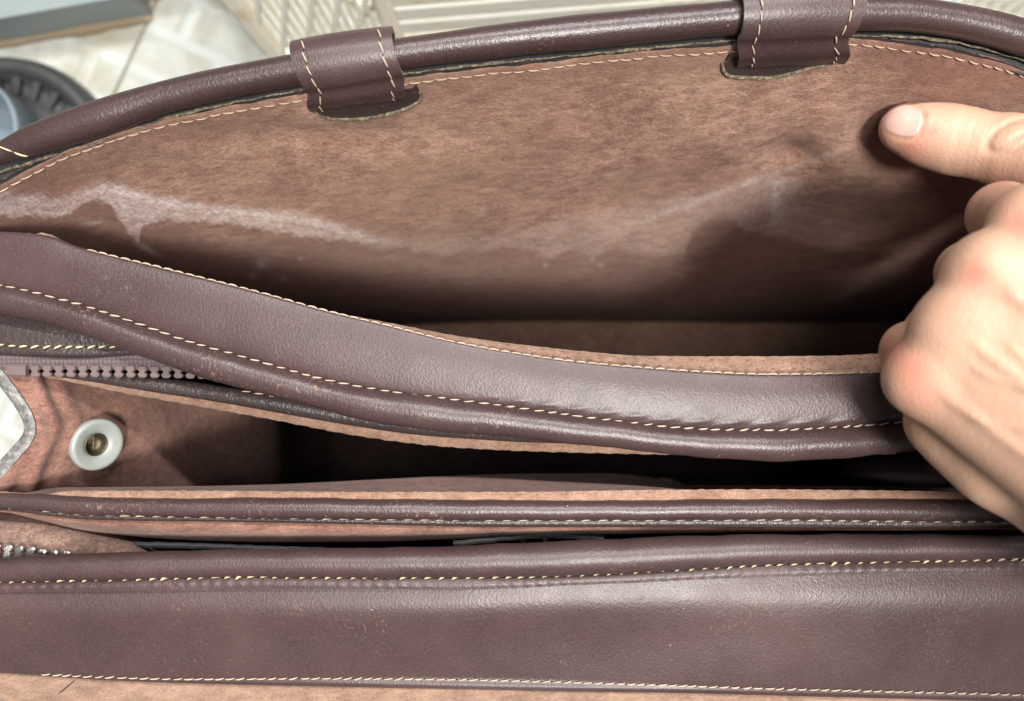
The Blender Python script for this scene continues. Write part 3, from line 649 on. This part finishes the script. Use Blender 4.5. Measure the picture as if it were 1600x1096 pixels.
kw = np.array([W(xs5, kb+ew-8, .2610), W(xs5, kb+ew-8, .261)*np.array([1, .7, 0])+np.array([0, 0, .12]), W(xs5, kb, .26)*np.array([1, .4, 0])+np.array([0, 0, .002])])
sheet('pocket_wall', clampx(np.einsum('vr,rcx->vcx', crmat(3, 13), kw)), [M['suede_shade']], bag, .0018, up=False)

# ---- left gusset of the middle compartment, folded inwards
G0 = [(-150, 470), (-60, 520), (-18, 556), (6, 578), (30, 610), (50, 643), (57, 668), (50, 692), (26, 722), (0, 748), (-40, 772), (-150, 800)]
rows_g = []
def gr(dx, ky, z, spread=1.0, amp=1.0):
    r = []
    for (a, b) in G0:
        x = a*amp+(1-amp)*40+dx; y = 664+(b-664)*spread; r.append(W(x, y, z))
    return np.array(r)
rows_g = [gr(-1, 0, .2722), gr(20, 0, .2712, 1.0, .98), gr(40, 0, .2688, 1.0, .94), gr(60, 0, .2650, 1.0, .88), gr(84, 0, .2590, .99, .78), gr(122, 0, .2490, .98, .60), gr(190, 0, .2310, .96, .35), gr(270, 0, .2000, .94, .18), gr(385, 0, .1450, .90, .04), gr(405, 0, .115, .86, .02), gr(420, 0, .07, .8, .02), gr(470, 0, .004, .7, .02)]
Gc = np.array(rows_g); Vg = np.einsum('vr,rcx->vcx', crmat(12, 111), Gc); Vg = np.einsum('uc,vcx->vux', crmat(12, 100), Vg)
gN = grid_normals(Vg); gN *= np.sign(gN[..., 2].mean())
gx, gy = PX(Vg)
Vg = Vg+gN*(.0013*np.cos((gx+abs(gy-668)*.40-85)/7.0)*np.exp(-((gx+abs(gy-668)*.40-85)/38)**2)+.0005*np.sin(gx/23-gy/31))[..., None]
go, _ = sheet('gusset', Vg, [M['suede_red']], bag, .002); go['label'] = 'reddish suede gusset folded inwards at the left end'
gN = grid_normals(Vg); gN *= np.sign(gN[..., 2].mean())
rimg = Vg[0]; tn = nrm(np.gradient(rimg, axis=0)); outw = nrm(np.cross(tn, [0, 0, 1.])); outw *= np.sign((outw[:, 0]).mean())*-1
eg = np.array([rimg+np.array([0, 0, .0006]), rimg+outw*.0018+np.array([0, 0, .0010]), rimg+outw*.0045+np.array([0, 0, .0001]), rimg+outw*.0050-np.array([0, 0, .003])])
eo, _ = sheet('gusset_edge', np.einsum('vr,rcx->vcx', crmat(4, 19), eg), [M['greyedge']], go, .0015)
# rivet with its white washer
def near(px, py, X, Y, V, N): k = np.argmin((X-px)**2+(Y-py)**2); return V.reshape(-1, 3)[k], N.reshape(-1, 3)[k]
gx, gy = PX(Vg); c, nn = near(144, 691, gx, gy, Vg, gN)
view = nrm(np.array([0, 0, ZC])-c); ax = nrm(nn*.72+view*.45)
rv = bpy.data.objects.new('rivet', None); C.objects.link(rv); rv.parent = bag; rv.location = c+ax*.0030; rv['label'] = 'brass rivet in a white plastic washer'
rw = 41*(ZC-c[2])/F
V, f = lathe([(rw*.43, .0000), (rw*.46, .0006), (rw*.60, .0011), (rw*.82, .0018), (rw*.93, .0019), (rw*.985, .0013), (rw, .0002), (rw*.95, -.0020)], (0, 0, .0), 56, ax); mesh_obj('washer', V, f, M['washer'], rv)
bar('rivet_slit', ax*-.0021+np.array([0, -rw*.25, 0]), ax*-.0021+np.array([0, rw*.25, 0]), .0006, .0003, ax, M['raw'], rv)
V, f = lathe([(rw*.0001, -.0022), (rw*.26, -.0022), (rw*.34, -.0012), (rw*.37, .0008), (rw*.40, .0014), (rw*.44, .0010), (rw*.45, -.001)], (-.0006, 0, 0), 48, ax); mesh_obj('rivet_head', V, f, M['brass'], rv)

# ---- front divider
E_TOP = [(-150, 762), (0, 768), (70, 772), (110, 767), (250, 767), (430, 768), (620, 769), (800, 769), (1000, 766), (1200, 765), (1400, 767), (1560, 770), (1780, 772)]
E_PT = [(-150, 764), (0, 771), (70, 774), (150, 778), (300, 780), (430, 779), (620, 781), (800, 783), (1000, 783), (1200, 781), (1400, 781), (1560, 783), (1780, 786)]
E_ST = [(-150, 784), (0, 793), (60, 797), (110, 802), (150, 804), (300, 807), (430, 809), (620, 811), (800, 812), (1000, 812), (1200, 811), (1400, 813), (1600, 815), (1780, 818)]
E_LOW = [(-150, 790), (0, 797), (60, 804), (120, 811), (200, 814), (300, 815), (430, 817), (620, 821), (800, 824), (1000, 824), (1200, 825), (1400, 826), (1600, 824), (1780, 826)]
E_BEL = [(-150, 792), (0, 799), (30, 806), (70, 817), (120, 829), (180, 838), (250, 844), (330, 848), (430, 850), (600, 849), (700, 845), (800, 840), (1000, 835), (1200, 832), (1500, 829), (1780, 832)]
el = rows_loft([(shift(E_TOP, 0), .2765), (between(E_TOP, E_PT, .5), .2772), (shift(E_PT, 5), .2770)], XS, 6)
el[0, :, 1] += wob(XS, .00015, 26, 8)
elo, _ = sheet('divider_lining', el, [M['suede_tan']], bag, .002); elo['label'] = 'tan suede strip behind the front divider piping'
ep, es = pchip(*zip(*E_PT), xs4), pchip(*zip(*E_ST), xs4); rE = (es-ep+2)/2*(ZC-.277)/F*(1+.025*np.sin(xs4/53)+.015*np.sin(xs4/19))
eo2 = tube('piping', W(xs4, (ep+es)/2+wob(xs4, .5, 120, 3), .2772), rE, M['piping'], bag, 28); eo2['label'] = 'rounded piping along the front divider'
ef_ = rows_loft([(shift(E_ST, -4), .2765), (shift(E_ST, 1), .2775), (between(E_ST, E_LOW, .6), .2778), (E_LOW, .2768), (shift(E_LOW, -2), .2755)], XS, 6)
efo, efN = sheet('piping_flange', ef_, [M['dark']], bag, .0008)
stitches((ef_+efN*.0001)[7], efN[7], efo, M['thread'], .0057, .62, .00032, .10, .0001, seed=21)
E_BEL = [(a, b-(2.5 if 150 < a < 1000 else 1)) for a, b in E_BEL]
eb = rows_loft([(shift(E_LOW, -6), .2740), (shift(E_LOW, 3), .2750), (between(E_LOW, E_BEL, .5), .2735), (between(E_LOW, E_BEL, .85), .2680), (E_BEL, .2600), (shift(E_BEL, -6), .250), (shift(E_BEL, -30), .20), ([(-150, 775), (0, 778), (1780, 778)], .12), ([(-150, 752), (1780, 752)], .003)], XS, 6)
ebo, _ = sheet('divider_belly', clampx(eb, -.21), [M['suede_red']], bag, .002)
# lining of the compartment below the strip, and the wall down to the bottom
fl = rows_loft([(shift(E_TOP, 3), [(-150, .2750), (1780, .2750)]), ([(-150, 762), (0, 766), (300, 763), (430, 759), (620, 750), (800, 743), (950, 742), (1030, 750), (1080, 762), (1200, 763), (1780, 766)], [(-150, .262), (500, .260), (800, .250), (1100, .235), (1780, .235)]), ([(-150, 758), (0, 762), (300, 760), (430, 757), (620, 748), (800, 741), (950, 740), (1030, 748), (1080, 760), (1200, 760), (1780, 764)], [(-150, .257), (500, .255), (800, .245), (1100, .23), (1780, .23)])], XS, 6)
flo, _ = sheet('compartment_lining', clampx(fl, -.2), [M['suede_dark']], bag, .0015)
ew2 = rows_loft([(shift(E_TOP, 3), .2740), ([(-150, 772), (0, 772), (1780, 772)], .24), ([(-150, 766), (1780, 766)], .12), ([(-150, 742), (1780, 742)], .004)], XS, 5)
sheet('compartment_wall', clampx(ew2), [M['suede_shade']], bag, .0015, up=False)

# ---- front pocket: rough suede, metal zipper end, black tabs
nxs = np.arange(-150, 420, 6.)
nr_ = rows_loft([([(-150, 780), (420, 790)], [(-150, .262), (60, .250), (160, .225), (300, .18), (420, .16)]), ([(-150, 812), (0, 820), (420, 835)], [(-150, .272), (60, .270), (160, .258), (300, .21), (420, .18)]), ([(-150, 845), (0, 850), (420, 860)], [(-150, .2755), (90, .2745), (200, .268), (300, .225), (420, .19)]), ([(-150, 890), (420, 890)], [(-150, .2760), (90, .2755), (200, .270), (300, .235), (420, .2)])], nxs, 12)
r_ = np.random.default_rng(7); nr_[..., 2] += .00018*r_.standard_normal(nr_.shape[:2])
npo, _ = sheet('front_pocket', nr_, [M['nap']], bag, .0015); npo['label'] = 'rough napped suede of the front pocket at the left end'
fz = bpy.data.objects.new('zipper', None); C.objects.link(fz); fz.parent = bag; fz['label'] = 'metal zipper end in the front pocket'
ft = rows_loft([([(-150, 852), (130, 878)], .2764), ([(-150, 880), (130, 892)], .2768)], np.arange(-150, 131, 8.), 4); sheet('zipper_tape', ft, [M['tape']], fz, .0005)
mt = None
for k in range(12):
    x = -95+18.0*k; y = 862+.085*x+(2 if k > 8 else 0)
    if mt is None: mt = mesh_obj('zipper_tooth', tv*np.array([1, -1, 1]), [f[::-1] for f in tfc], M['metal'], fz, False); o = mt
    else: o = mt.copy(); C.objects.link(o); o.parent = fz
    o.location = W(x, y, .2772); o.rotation_euler = (random.uniform(-.1, .1), random.uniform(-.1, .1), -.08+random.uniform(-.06, .06)); o.scale = (.9, 1.1, 1)
def tab(pts, hw, z, label):
    xs = np.linspace(pts[0][0], pts[-1][0], 70); y = pchip(*zip(*pts), xs)+wob(xs, .6, 40, 5); w = hw*np.interp(np.linspace(0, 1, 70), [0, .02, .1, .9, .98, 1], [.5, .9, 1, 1, .8, .4])
    V = np.array([W(xs, y-w, z-.001), W(xs, y, z), W(xs, y+w, z-.0006)]); o, _ = sheet('pocket_tab', np.einsum('vr,rcx->vcx', crmat(3, 9), V), [M['strap']], bag, .0018); o['label'] = label; return o
tab([(207, 851), (300, 853), (400, 857), (520, 861), (650, 866)], 4.6, .265, 'long black leather tab lying in the front pocket')
t2 = tab([(708, 850), (760, 844), (820, 838), (860, 836), (900, 838), (944, 841)], 4.5, .269, 'short black leather tab lying in the front pocket')
for x, y in ((762, 850), (820, 849), (856, 848)):
    P = W(np.full(8, x)+np.linspace(-6, 4, 8), np.linspace(y-10, y+8, 8), np.linspace(.264, .258, 8)); tube('tab_loop', P, .0011, M['raw'] if x != 820 else M['strap'], t2, 8)

# ---- front panel: piping, seam, band, suede flap
A_TOP = [(-150, 880), (0, 873), (60, 869), (200, 864), (400, 859), (620, 857), (720, 854), (800, 850), (900, 846), (1000, 842), (1100, 838), (1200, 836), (1350, 836), (1600, 838), (1780, 842)]
A_ST = [(-150, 914), (0, 909), (200, 905), (400, 901), (600, 902), (800, 901), (900, 898), (1000, 893), (1100, 887), (1200, 882), (1300, 879), (1400, 877), (1600, 873), (1780, 870)]
A_SEAM = [(-150, 928), (0, 926), (200, 924), (400, 921), (600, 922), (700, 923), (800, 920), (900, 915), (1000, 911), (1100, 906), (1200, 903), (1300, 900), (1400, 898), (1600, 898), (1780, 896)]
A_S2 = [(-150, 1046), (0, 1050), (70, 1053), (160, 1057), (300, 1060), (450, 1060), (600, 1062), (760, 1065), (900, 1068), (1050, 1071), (1200, 1075), (1400, 1080), (1600, 1085), (1780, 1090)]
A_LOW = [(-150, 1046), (0, 1052), (70, 1057), (160, 1063), (250, 1067), (450, 1072), (600, 1075), (760, 1078), (900, 1081), (1050, 1083), (1200, 1087), (1400, 1092), (1600, 1098), (1780, 1104)]
at_, as_ = pchip(*zip(*A_TOP), xs4), pchip(*zip(*A_ST), xs4)
rA = (as_-at_+1)/2*(ZC-.283)/F*(1+.015*np.sin(xs4/71)+.01*np.sin(xs4/23))
ao = tube('piping', W(xs4, (at_+as_)/2+wob(xs4, .6, 140, 7), .2824), rA, M['leather'], bag, 32); ao['label'] = 'rounded upper edge of the front panel'
ban = rows_loft([(shift(A_ST, 2), .2815), (A_SEAM, .2822), (between(A_SEAM, A_S2, .25), .2829), (between(A_SEAM, A_S2, .6), .2795), (between(A_SEAM, A_S2, .93), .2765), (A_S2, .2758), (between(A_S2, A_LOW, .6), .2757), (A_LOW, .2748)], XS, 8)
apx, apy = PX(ban); ban[..., 2] += (.0010*np.sin(apx/310+2.2)+.0006*np.sin(apx/130+apy/60))*np.sin(np.linspace(0, 3.14, ban.shape[0]))[:, None]
ano, aN = sheet('front_band', ban, [M['leather'], M['dark']], bag, .0020, edge_mat=1); ano['label'] = 'wide smooth brown band of the front panel'
XS_f = np.arange(-120, 1781, 3.0)
flg = rows_loft([(shift(A_ST, -6), .2822), (shift(A_ST, 1), .2832), (between(A_ST, A_SEAM, .55), .2844), (A_SEAM, .2843)], XS_f, 8)
fpx, fpy = PX(flg); flg[..., 2] += (.00009+.00005*np.sin(fpx/41))*np.sin(fpx/3.1+.4*np.sin(fpx/23))*np.exp(-((fpy-pchip(*zip(*A_ST), fpx.ravel()).reshape(fpx.shape)-8)/7)**2)
fo, fN = sheet('seam_flange', flg, [M['leather'], M['paint']], bag, .0016, edge_mat=1)
stitches((flg+fN*.0001)[8], fN[8], fo, M['thread_y'], .0044, .84, .00058, .30, .0005, seed=31, label='yellowish seam below the front piping')
k0 = np.argmin(abs(XS-66)); stitches((ban+aN*.0001)[40, k0:], aN[40, k0:], ano, M['thread'], .0038, .98, .00030, .16, .0001, seed=32, label='cream seam along the lower edge of the front band')
flap = rows_loft([(shift(A_LOW, -10), .2722), (shift(A_LOW, 6), .2728), ([(-150, 1120), (1780, 1130)], .2700), ([(-150, 1240), (1780, 1240)], .2550), ([(-150, 1270), (1780, 1270)], .20)], XS, 8)
flx, fly = PX(flap); wob2 = .0006*np.sin(flx/150+fly/70); flap[..., 2] += wob2
sheet('front_flap', flap, [M['suede_flap']], bag, .002)[0]['label'] = 'pale suede flap below the front band'
# dark ink mark on the flap
ip = W(np.linspace(91, 116, 12), np.linspace(1084, 1064, 12), .2731); ip[:, 2] = [flap.reshape(-1, 3)[np.argmin(((flap.reshape(-1, 3)-p)[:, :2]**2).sum(1)), 2]+.0002 for p in ip]
im = np.array([ip+np.array([-.0016, -.0016, 0])*np.sin(np.linspace(.3, 2.9, 12))[:, None], ip+np.array([.0013, .0013, 0])*np.sin(np.linspace(.3, 2.9, 12))[:, None]])
sheet('ink_mark', im, [M['dark']], bag, .0001)
fw = rows_loft([(shift(A_TOP, 14), .278), ([(-150, 862), (1780, 845)], .20), ([(-150, 800), (1780, 800)], .003)], XS, 6)
sheet('front_wall', clampx(fw), [M['suede_dark']], bag, .002, up=False)
# outside of the front panel, bottom and right end
ow = rows_loft([([(-150, 1262), (1780, 1262)], .232), ([(-150, 1100), (1780, 1100)], .12), ([(-150, 950), (1780, 950)], .0)], XS, 6)
sheet('front_outside', clampx(ow, -.20, .29), [M['leather']], bag, .002, up=False)
xa, xb, ya, yb = -.176, .29, -.012, .05
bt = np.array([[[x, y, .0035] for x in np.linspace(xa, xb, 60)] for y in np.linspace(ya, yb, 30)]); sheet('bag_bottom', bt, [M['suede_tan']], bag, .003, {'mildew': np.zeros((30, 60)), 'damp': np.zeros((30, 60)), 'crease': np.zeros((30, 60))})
bt = np.array([[[x, y, .0040] for x in np.linspace(xa, xb, 60)] for y in np.linspace(-.19, -.0125, 30)]); sheet('bag_bottom', bt, [M['suede_shade']], bag, .003)  # middle compartment floor, its depth shade put into the colour
gz = np.linspace(.002, .27, 24); gyv = np.linspace(0, 1, 24)
re = np.array([[[.290-.07*(z/.27)**2-.012*math.sin(t*3.14)*(z/.27), (-.11-.06*(z/.27))*(1-t)+(.02+.06*z/.27)*t, z] for t in gyv] for z in gz]); sheet('gusset', re, [M['suede_dark']], bag, .002, up=False)[0]['label'] = 'brown suede gusset at the right end behind the hand'
le = np.array([[[-.1765, (-.005)*(1-t)+(.02+.03*z/.27)*t, z] for t in gyv] for z in gz*.72]); sheet('gusset', le, [M['suede_dark']], bag, .002, up=False)[0]['label'] = 'suede gusset of the back compartment at the left end'
le = np.array([[[-.1765, (-.135)*(1-t)+(-.062)*t, z] for t in gyv] for z in gz*.80]); sheet('gusset', le, [M['suede_dark']], bag, .002, up=False)[0]['label'] = 'suede gusset of the front compartment at the left end'

# ================================================================== the hand
hp = lambda a, b, z: W(a, b, z)
tipP, _n = on_panel(1398, 196)
th_z = tipP[2]+.0125
TH = [(hp(1413, 200, th_z), .0091), (hp(1455, 211, th_z+.003), .0106), (hp(1500, 221, th_z+.007), .0113), (hp(1575, 236, th_z+.016), .0118), (hp(1690, 285, th_z+.038), .0120), (hp(1850, 360, th_z+.062), .0155)]
IDX = [(hp(1612, 352, .338), .0100), (hp(1566, 336, .306), .0096), (hp(1600, 352, .276), .0085), (hp(1660, 380, .268), .0075)]
MID = [(hp(1545, 432, .342), .0105), (hp(1517, 427, .306), .0097), (hp(1550, 455, .272), .0087), (hp(1620, 470, .262), .0078)]
RNG = [(hp(1490, 515, .340), .0100), (hp(1462, 520, .303), .0088), (hp(1500, 540, .272), .0080), (hp(1570, 555, .264), .0072)]
LIT = [(hp(1440, 592, .334), .0090), (hp(1425, 549, .306), .0088), (hp(1450, 560, .290), .0076), (hp(1520, 590, .285), .0068)]
WR = hp(1960, 830, .375); WR2 = hp(1900, 890, .372); EL = np.array([.42, -.20, .47])
PALM = [(IDX[0][0], hp(1900, 640, .372), .0105, .0175), (MID[0][0], hp(1930, 740, .376), .0110, .0190), (RNG[0][0], hp(1910, 830, .376), .0100, .0190), (LIT[0][0], hp(1870, 850, .372), .0095, .0175),
        (hp(1476, 664, .319), hp(1800, 872, .352), .0095, .0160), (hp(1540, 560, .322), hp(1850, 780, .360), .0120, .0180), (hp(1600, 440, .322), hp(1800, 560, .350), .0110, .0170), (hp(1850, 360, th_z+.062), WR, .0155, .019),
        (WR, EL, .0245, .033), (WR2, EL+np.array([.01, -.03, -.005]), .0235, .032)]
BUMPS = [(hp(1466, 656, .321), .0078), (hp(1508, 702, .326), .0080), (hp(1556, 742, .333), .0085)]
def smin(a, b, k):
    h = np.clip(.5+.5*(b-a)/k, 0, 1); return b*(1-h)+a*h-k*h*(1-h)
def cap(P, A, B, ra, rb):
    ba = (B-A).astype(np.float32); pa = P-A.astype(np.float32); t = np.clip(pa@ba/(ba@ba), 0, 1); d = pa-t[:, None]*ba
    return np.sqrt((d*d).sum(1))-(ra+(rb-ra)*t)
def chain(P, ch, k=.003):
    d = None
    for (a, ra), (b, rb) in zip(ch, ch[1:]):
        e = cap(P, a, b, ra, rb); d = e if d is None else smin(d, e, k)
    return d
def sdf(P):
    P = P.astype(np.float32); d = None
    for (a, b, ra, rb) in PALM:
        e = cap(P, a, b, ra, rb); d = e if d is None else smin(d, e, .011)
    for (c, r) in BUMPS: d = smin(d, np.linalg.norm(P-c.astype(np.float32), axis=1)-r, .008)
    # knuckle heads, and the shallow valleys between the tendons
    for ch, r in ((IDX, .0095), (MID, .0108), (RNG, .0098), (LIT, .0092)): d = smin(d, np.linalg.norm(P-(ch[0][0]+np.array([.001, .0, .0028])).astype(np.float32), axis=1)-r, .006)
    fg = None
    for ch in (IDX, MID, RNG, LIT):
        e = chain(P, ch, .004); fg = e if fg is None else smin(fg, e, .0012)
    d = smin(d, fg, .0042)
    t = chain(P, TH, .006)
    # flatten the thumb tip a little where it presses, and crease the knuckle
    x, y = PX(P)
    dor = np.clip((P[:, 2]-(th_z+.002))/.006, 0, 1)
    g = 0
    ax_ = (x-1413)*.96+(y-200)*.26
    for pos, a, w in ((92, .00022, 6), (104, .00026, 4), (115, .00018, 4), (126, .00025, 5), (137, .00020, 4), (82, .0002, 5)): g = g+a*np.exp(-((ax_-pos-.0035*(y-215)**2*.25)/w)**2)
    e1 = np.sqrt((((x-1583)*.90-(y-212)*.44)/44)**2+(((x-1583)*.44+(y-212)*.90)/20)**2); g = g+.00075*np.exp(-((e1-1)/.17)**2)-.0005*np.exp(-(e1/.75)**2)
    e2 = np.sqrt((((x-1590)*.88-(y-214)*.47)/22)**2+(((x-1590)*.47+(y-214)*.88)/6)**2); g = g+.0007*np.exp(-(e2/.9)**2)
    rn = (np.abs(((x-1410)*.97+(y-188)*.24)/31)**3+np.abs((-(x-1410)*.24+(y-188)*.97)/27)**3)**(1/3.)
    g = g+.00045*np.exp(-((rn-1.06)/.07)**2)-.0002*np.exp(-((rn-1.28)/.10)**2)
    t = t+g*dor
    d = smin(d, t, .0016)
    # tendons and veins as faint relief on the back of the hand
    for ch, w in ((IDX, (1900, 650)), (MID, (1930, 740)), (RNG, (1910, 830)), (LIT, (1880, 920))):
        kx, ky = PX(ch[0][0]); ln = math.hypot(w[0]-kx, w[1]-ky); ux_, uy_ = (w[0]-kx)/ln, (w[1]-ky)/ln
        al = (x-kx)*ux_+(y-ky)*uy_; ac = (y-ky)*ux_-(x-kx)*uy_
        d = d-.0007*np.exp(-(ac/9)**2)*sstep(20, 60, al)*(1-sstep(200, 330, al))
    for (vx, vy, sl_, l0, l1) in ((1505, 560, .55, 0, 150), (1560, 520, .9, 0, 120), (1500, 640, .35, 0, 130)):
        u_ = x-vx; c_ = y-vy-sl_*u_-6*np.sin(u_/22); d = d-.00055*np.exp(-(c_/6)**2)*sstep(l0, l0+25, u_)*(1-sstep(l1-30, l1, u_))
    for (vx, vy, a_) in ((1470, 575, .8), (1545, 470, .3), (1500, 600, .8)):
        c_ = (y-vy)*math.cos(a_)-(x-vx)*math.sin(a_); d = d+.0002*np.exp(-(c_/3)**2)*np.exp(-(((x-vx)*math.cos(a_)+(y-vy)*math.sin(a_))/30)**2)
    return d
def surface_nets(D, org, h):
    s = D < 0; nx, ny, nz_ = D.shape
    c = [(i, j, k) for i in (0, 1) for j in (0, 1) for k in (0, 1)]
    sl = lambda A, o: A[o[0]:nx-1+o[0], o[1]:ny-1+o[1], o[2]:nz_-1+o[2]]
    cnt = sum(sl(s, o).astype(np.int8) for o in c); act = (cnt > 0) & (cnt < 8)
    I = np.stack(np.nonzero(act), -1); acc = np.zeros((len(I), 3)); num = np.zeros(len(I))
    val = {o: D[I[:, 0]+o[0], I[:, 1]+o[1], I[:, 2]+o[2]] for o in c}
    for a in c:
        for ax in range(3):
            if a[ax]: continue
            b = list(a); b[ax] = 1; b = tuple(b); va, vb = val[a], val[b]; m = (va < 0) != (vb < 0)
            t = np.where(m, va/np.where(m, va-vb, 1), 0); p = np.zeros((len(I), 3)); p[:] = a; p[:, ax] = t; acc += np.where(m[:, None], p, 0); num += m
    V = (I+acc/num[:, None])*h+org
    idx = -np.ones(act.shape, np.int64); idx[act] = np.arange(len(I)); Q = []
    for ax in range(3):
        o = [0, 0, 0]; o[ax] = 1; lo = s[:nx-o[0], :ny-o[1], :nz_-o[2]]; hi = s[o[0]:, o[1]:, o[2]:]; E = np.stack(np.nonzero(lo != hi), -1)
        u, v = [(1, 2), (2, 0), (0, 1)][ax]; ok = (E[:, u] > 0) & (E[:, v] > 0)
        for w in (u, v): ok &= E[:, w] < act.shape[w]
        ok &= E[:, ax] < act.shape[ax]; E = E[ok]
        def g(du, dv): q = E.copy(); q[:, u] -= du; q[:, v] -= dv; return idx[q[:, 0], q[:, 1], q[:, 2]]
        f = np.stack([g(1, 1), g(0, 1), g(0, 0), g(1, 0)], -1); ins = lo[E[:, 0], E[:, 1], E[:, 2]]; f[~ins] = f[~ins][:, ::-1]; Q.append(f)
    Q = np.concatenate(Q); return V, Q[(Q >= 0).all(1)]
org = np.array([.088, -.235, .225]); top = np.array([.335, .105, .450]); h = .0010
n3_ = np.ceil((top-org)/h).astype(int); blk = 6; nb = np.ceil(n3_/blk).astype(int); n3_ = nb*blk
gb = np.stack(np.meshgrid(*[np.arange(k) for k in nb], indexing='ij'), -1).reshape(-1, 3)
cb = org+(gb*blk+(blk-1)/2)*h; db = sdf(cb); D = np.repeat(np.repeat(np.repeat(np.sign(db).reshape(nb), blk, 0), blk, 1), blk, 2).astype(np.float32)*.01
near_ = gb[np.abs(db) < blk*h*1.15+.0015]; off = np.stack(np.meshgrid(*[np.arange(blk)]*3, indexing='ij'), -1).reshape(-1, 3)
for ch in np.array_split(near_, max(1, len(near_)//1500)):
    ids = (ch[:, None]*blk+off[None]).reshape(-1, 3); D[ids[:, 0], ids[:, 1], ids[:, 2]] = sdf(org+ids*h)
D[:, :, -1] = .01; D[:, :, 0] = .01; D[-1] = .01; D[:, 0] = .01; D[:, -1] = .01
HV, HQ = surface_nets(D, org, h)
hx, hy = PX(HV)
red = np.zeros(len(HV))
for (a, b, r_, w) in ((1530, 425, 26, .8), (1606, 352, 30, .8), (1428, 578, 34, .55), (1570, 455, 20, .35), (1600, 480, 16, .3), (1395, 545, 28, .45), (1452, 205, 12, .5), (1446, 180, 8, .5), (1425, 232, 26, .45), (1560, 292, 40, .3), (1385, 205, 22, .35), (1440, 620, 40, .3), (1520, 500, 45, .25)):
    red += w*np.exp(-((hx-a)/r_)**2-((hy-b)/(r_*.8))**2)
red *= 1.25
pale = sum(w*np.exp(-((hx-a)/r_)**2-((hy-b)/r_)**2) for (a, b, r_, w) in ((1560, 405, 30, .8), (1600, 560, 70, .6), (1490, 560, 40, .5), (1550, 200, 30, .5)))
person = mesh_obj('hand', HV, HQ, M['skin'], None, True, None, {'red': np.clip(red, 0, 1), 'pale': np.clip(pale, 0, 1)})
person['label'] = 'bare hand reaching in from the right with its thumb on the suede'; person['category'] = 'hand'
# thumb nail: a curved plate lying in the skin, cast onto the thumb from above
nc = np.array([1410., 188.]); ta_ = math.radians(14)
g = np.linspace(-1, 1, 25); A_, B_ = np.meshgrid(g, g)
ea = A_*np.sqrt(1-.42*B_**2); ebb = B_*np.sqrt(1-.42*A_**2)
nx_ = nc[0]+31*ea*math.cos(ta_)-27*ebb*math.sin(ta_); ny_ = nc[1]+31*ea*math.sin(ta_)+27*ebb*math.cos(ta_)
z_ = np.full(nx_.size, th_z+.03)
for _ in range(60):
    dd = sdf(W(nx_.ravel(), ny_.ravel(), z_)); z_ = z_-np.clip(dd, -.01, .01)*.85
NVv = W(nx_.ravel(), ny_.ravel(), z_).reshape(25, 25, 3)
rr_ = np.maximum(abs(A_), abs(B_)); NVv[..., 2] += np.where(rr_ > .97, -.0005, .0004+.0004*(1-rr_))
sheet('thumb_nail', NVv, [M['nail']], person, .0007)
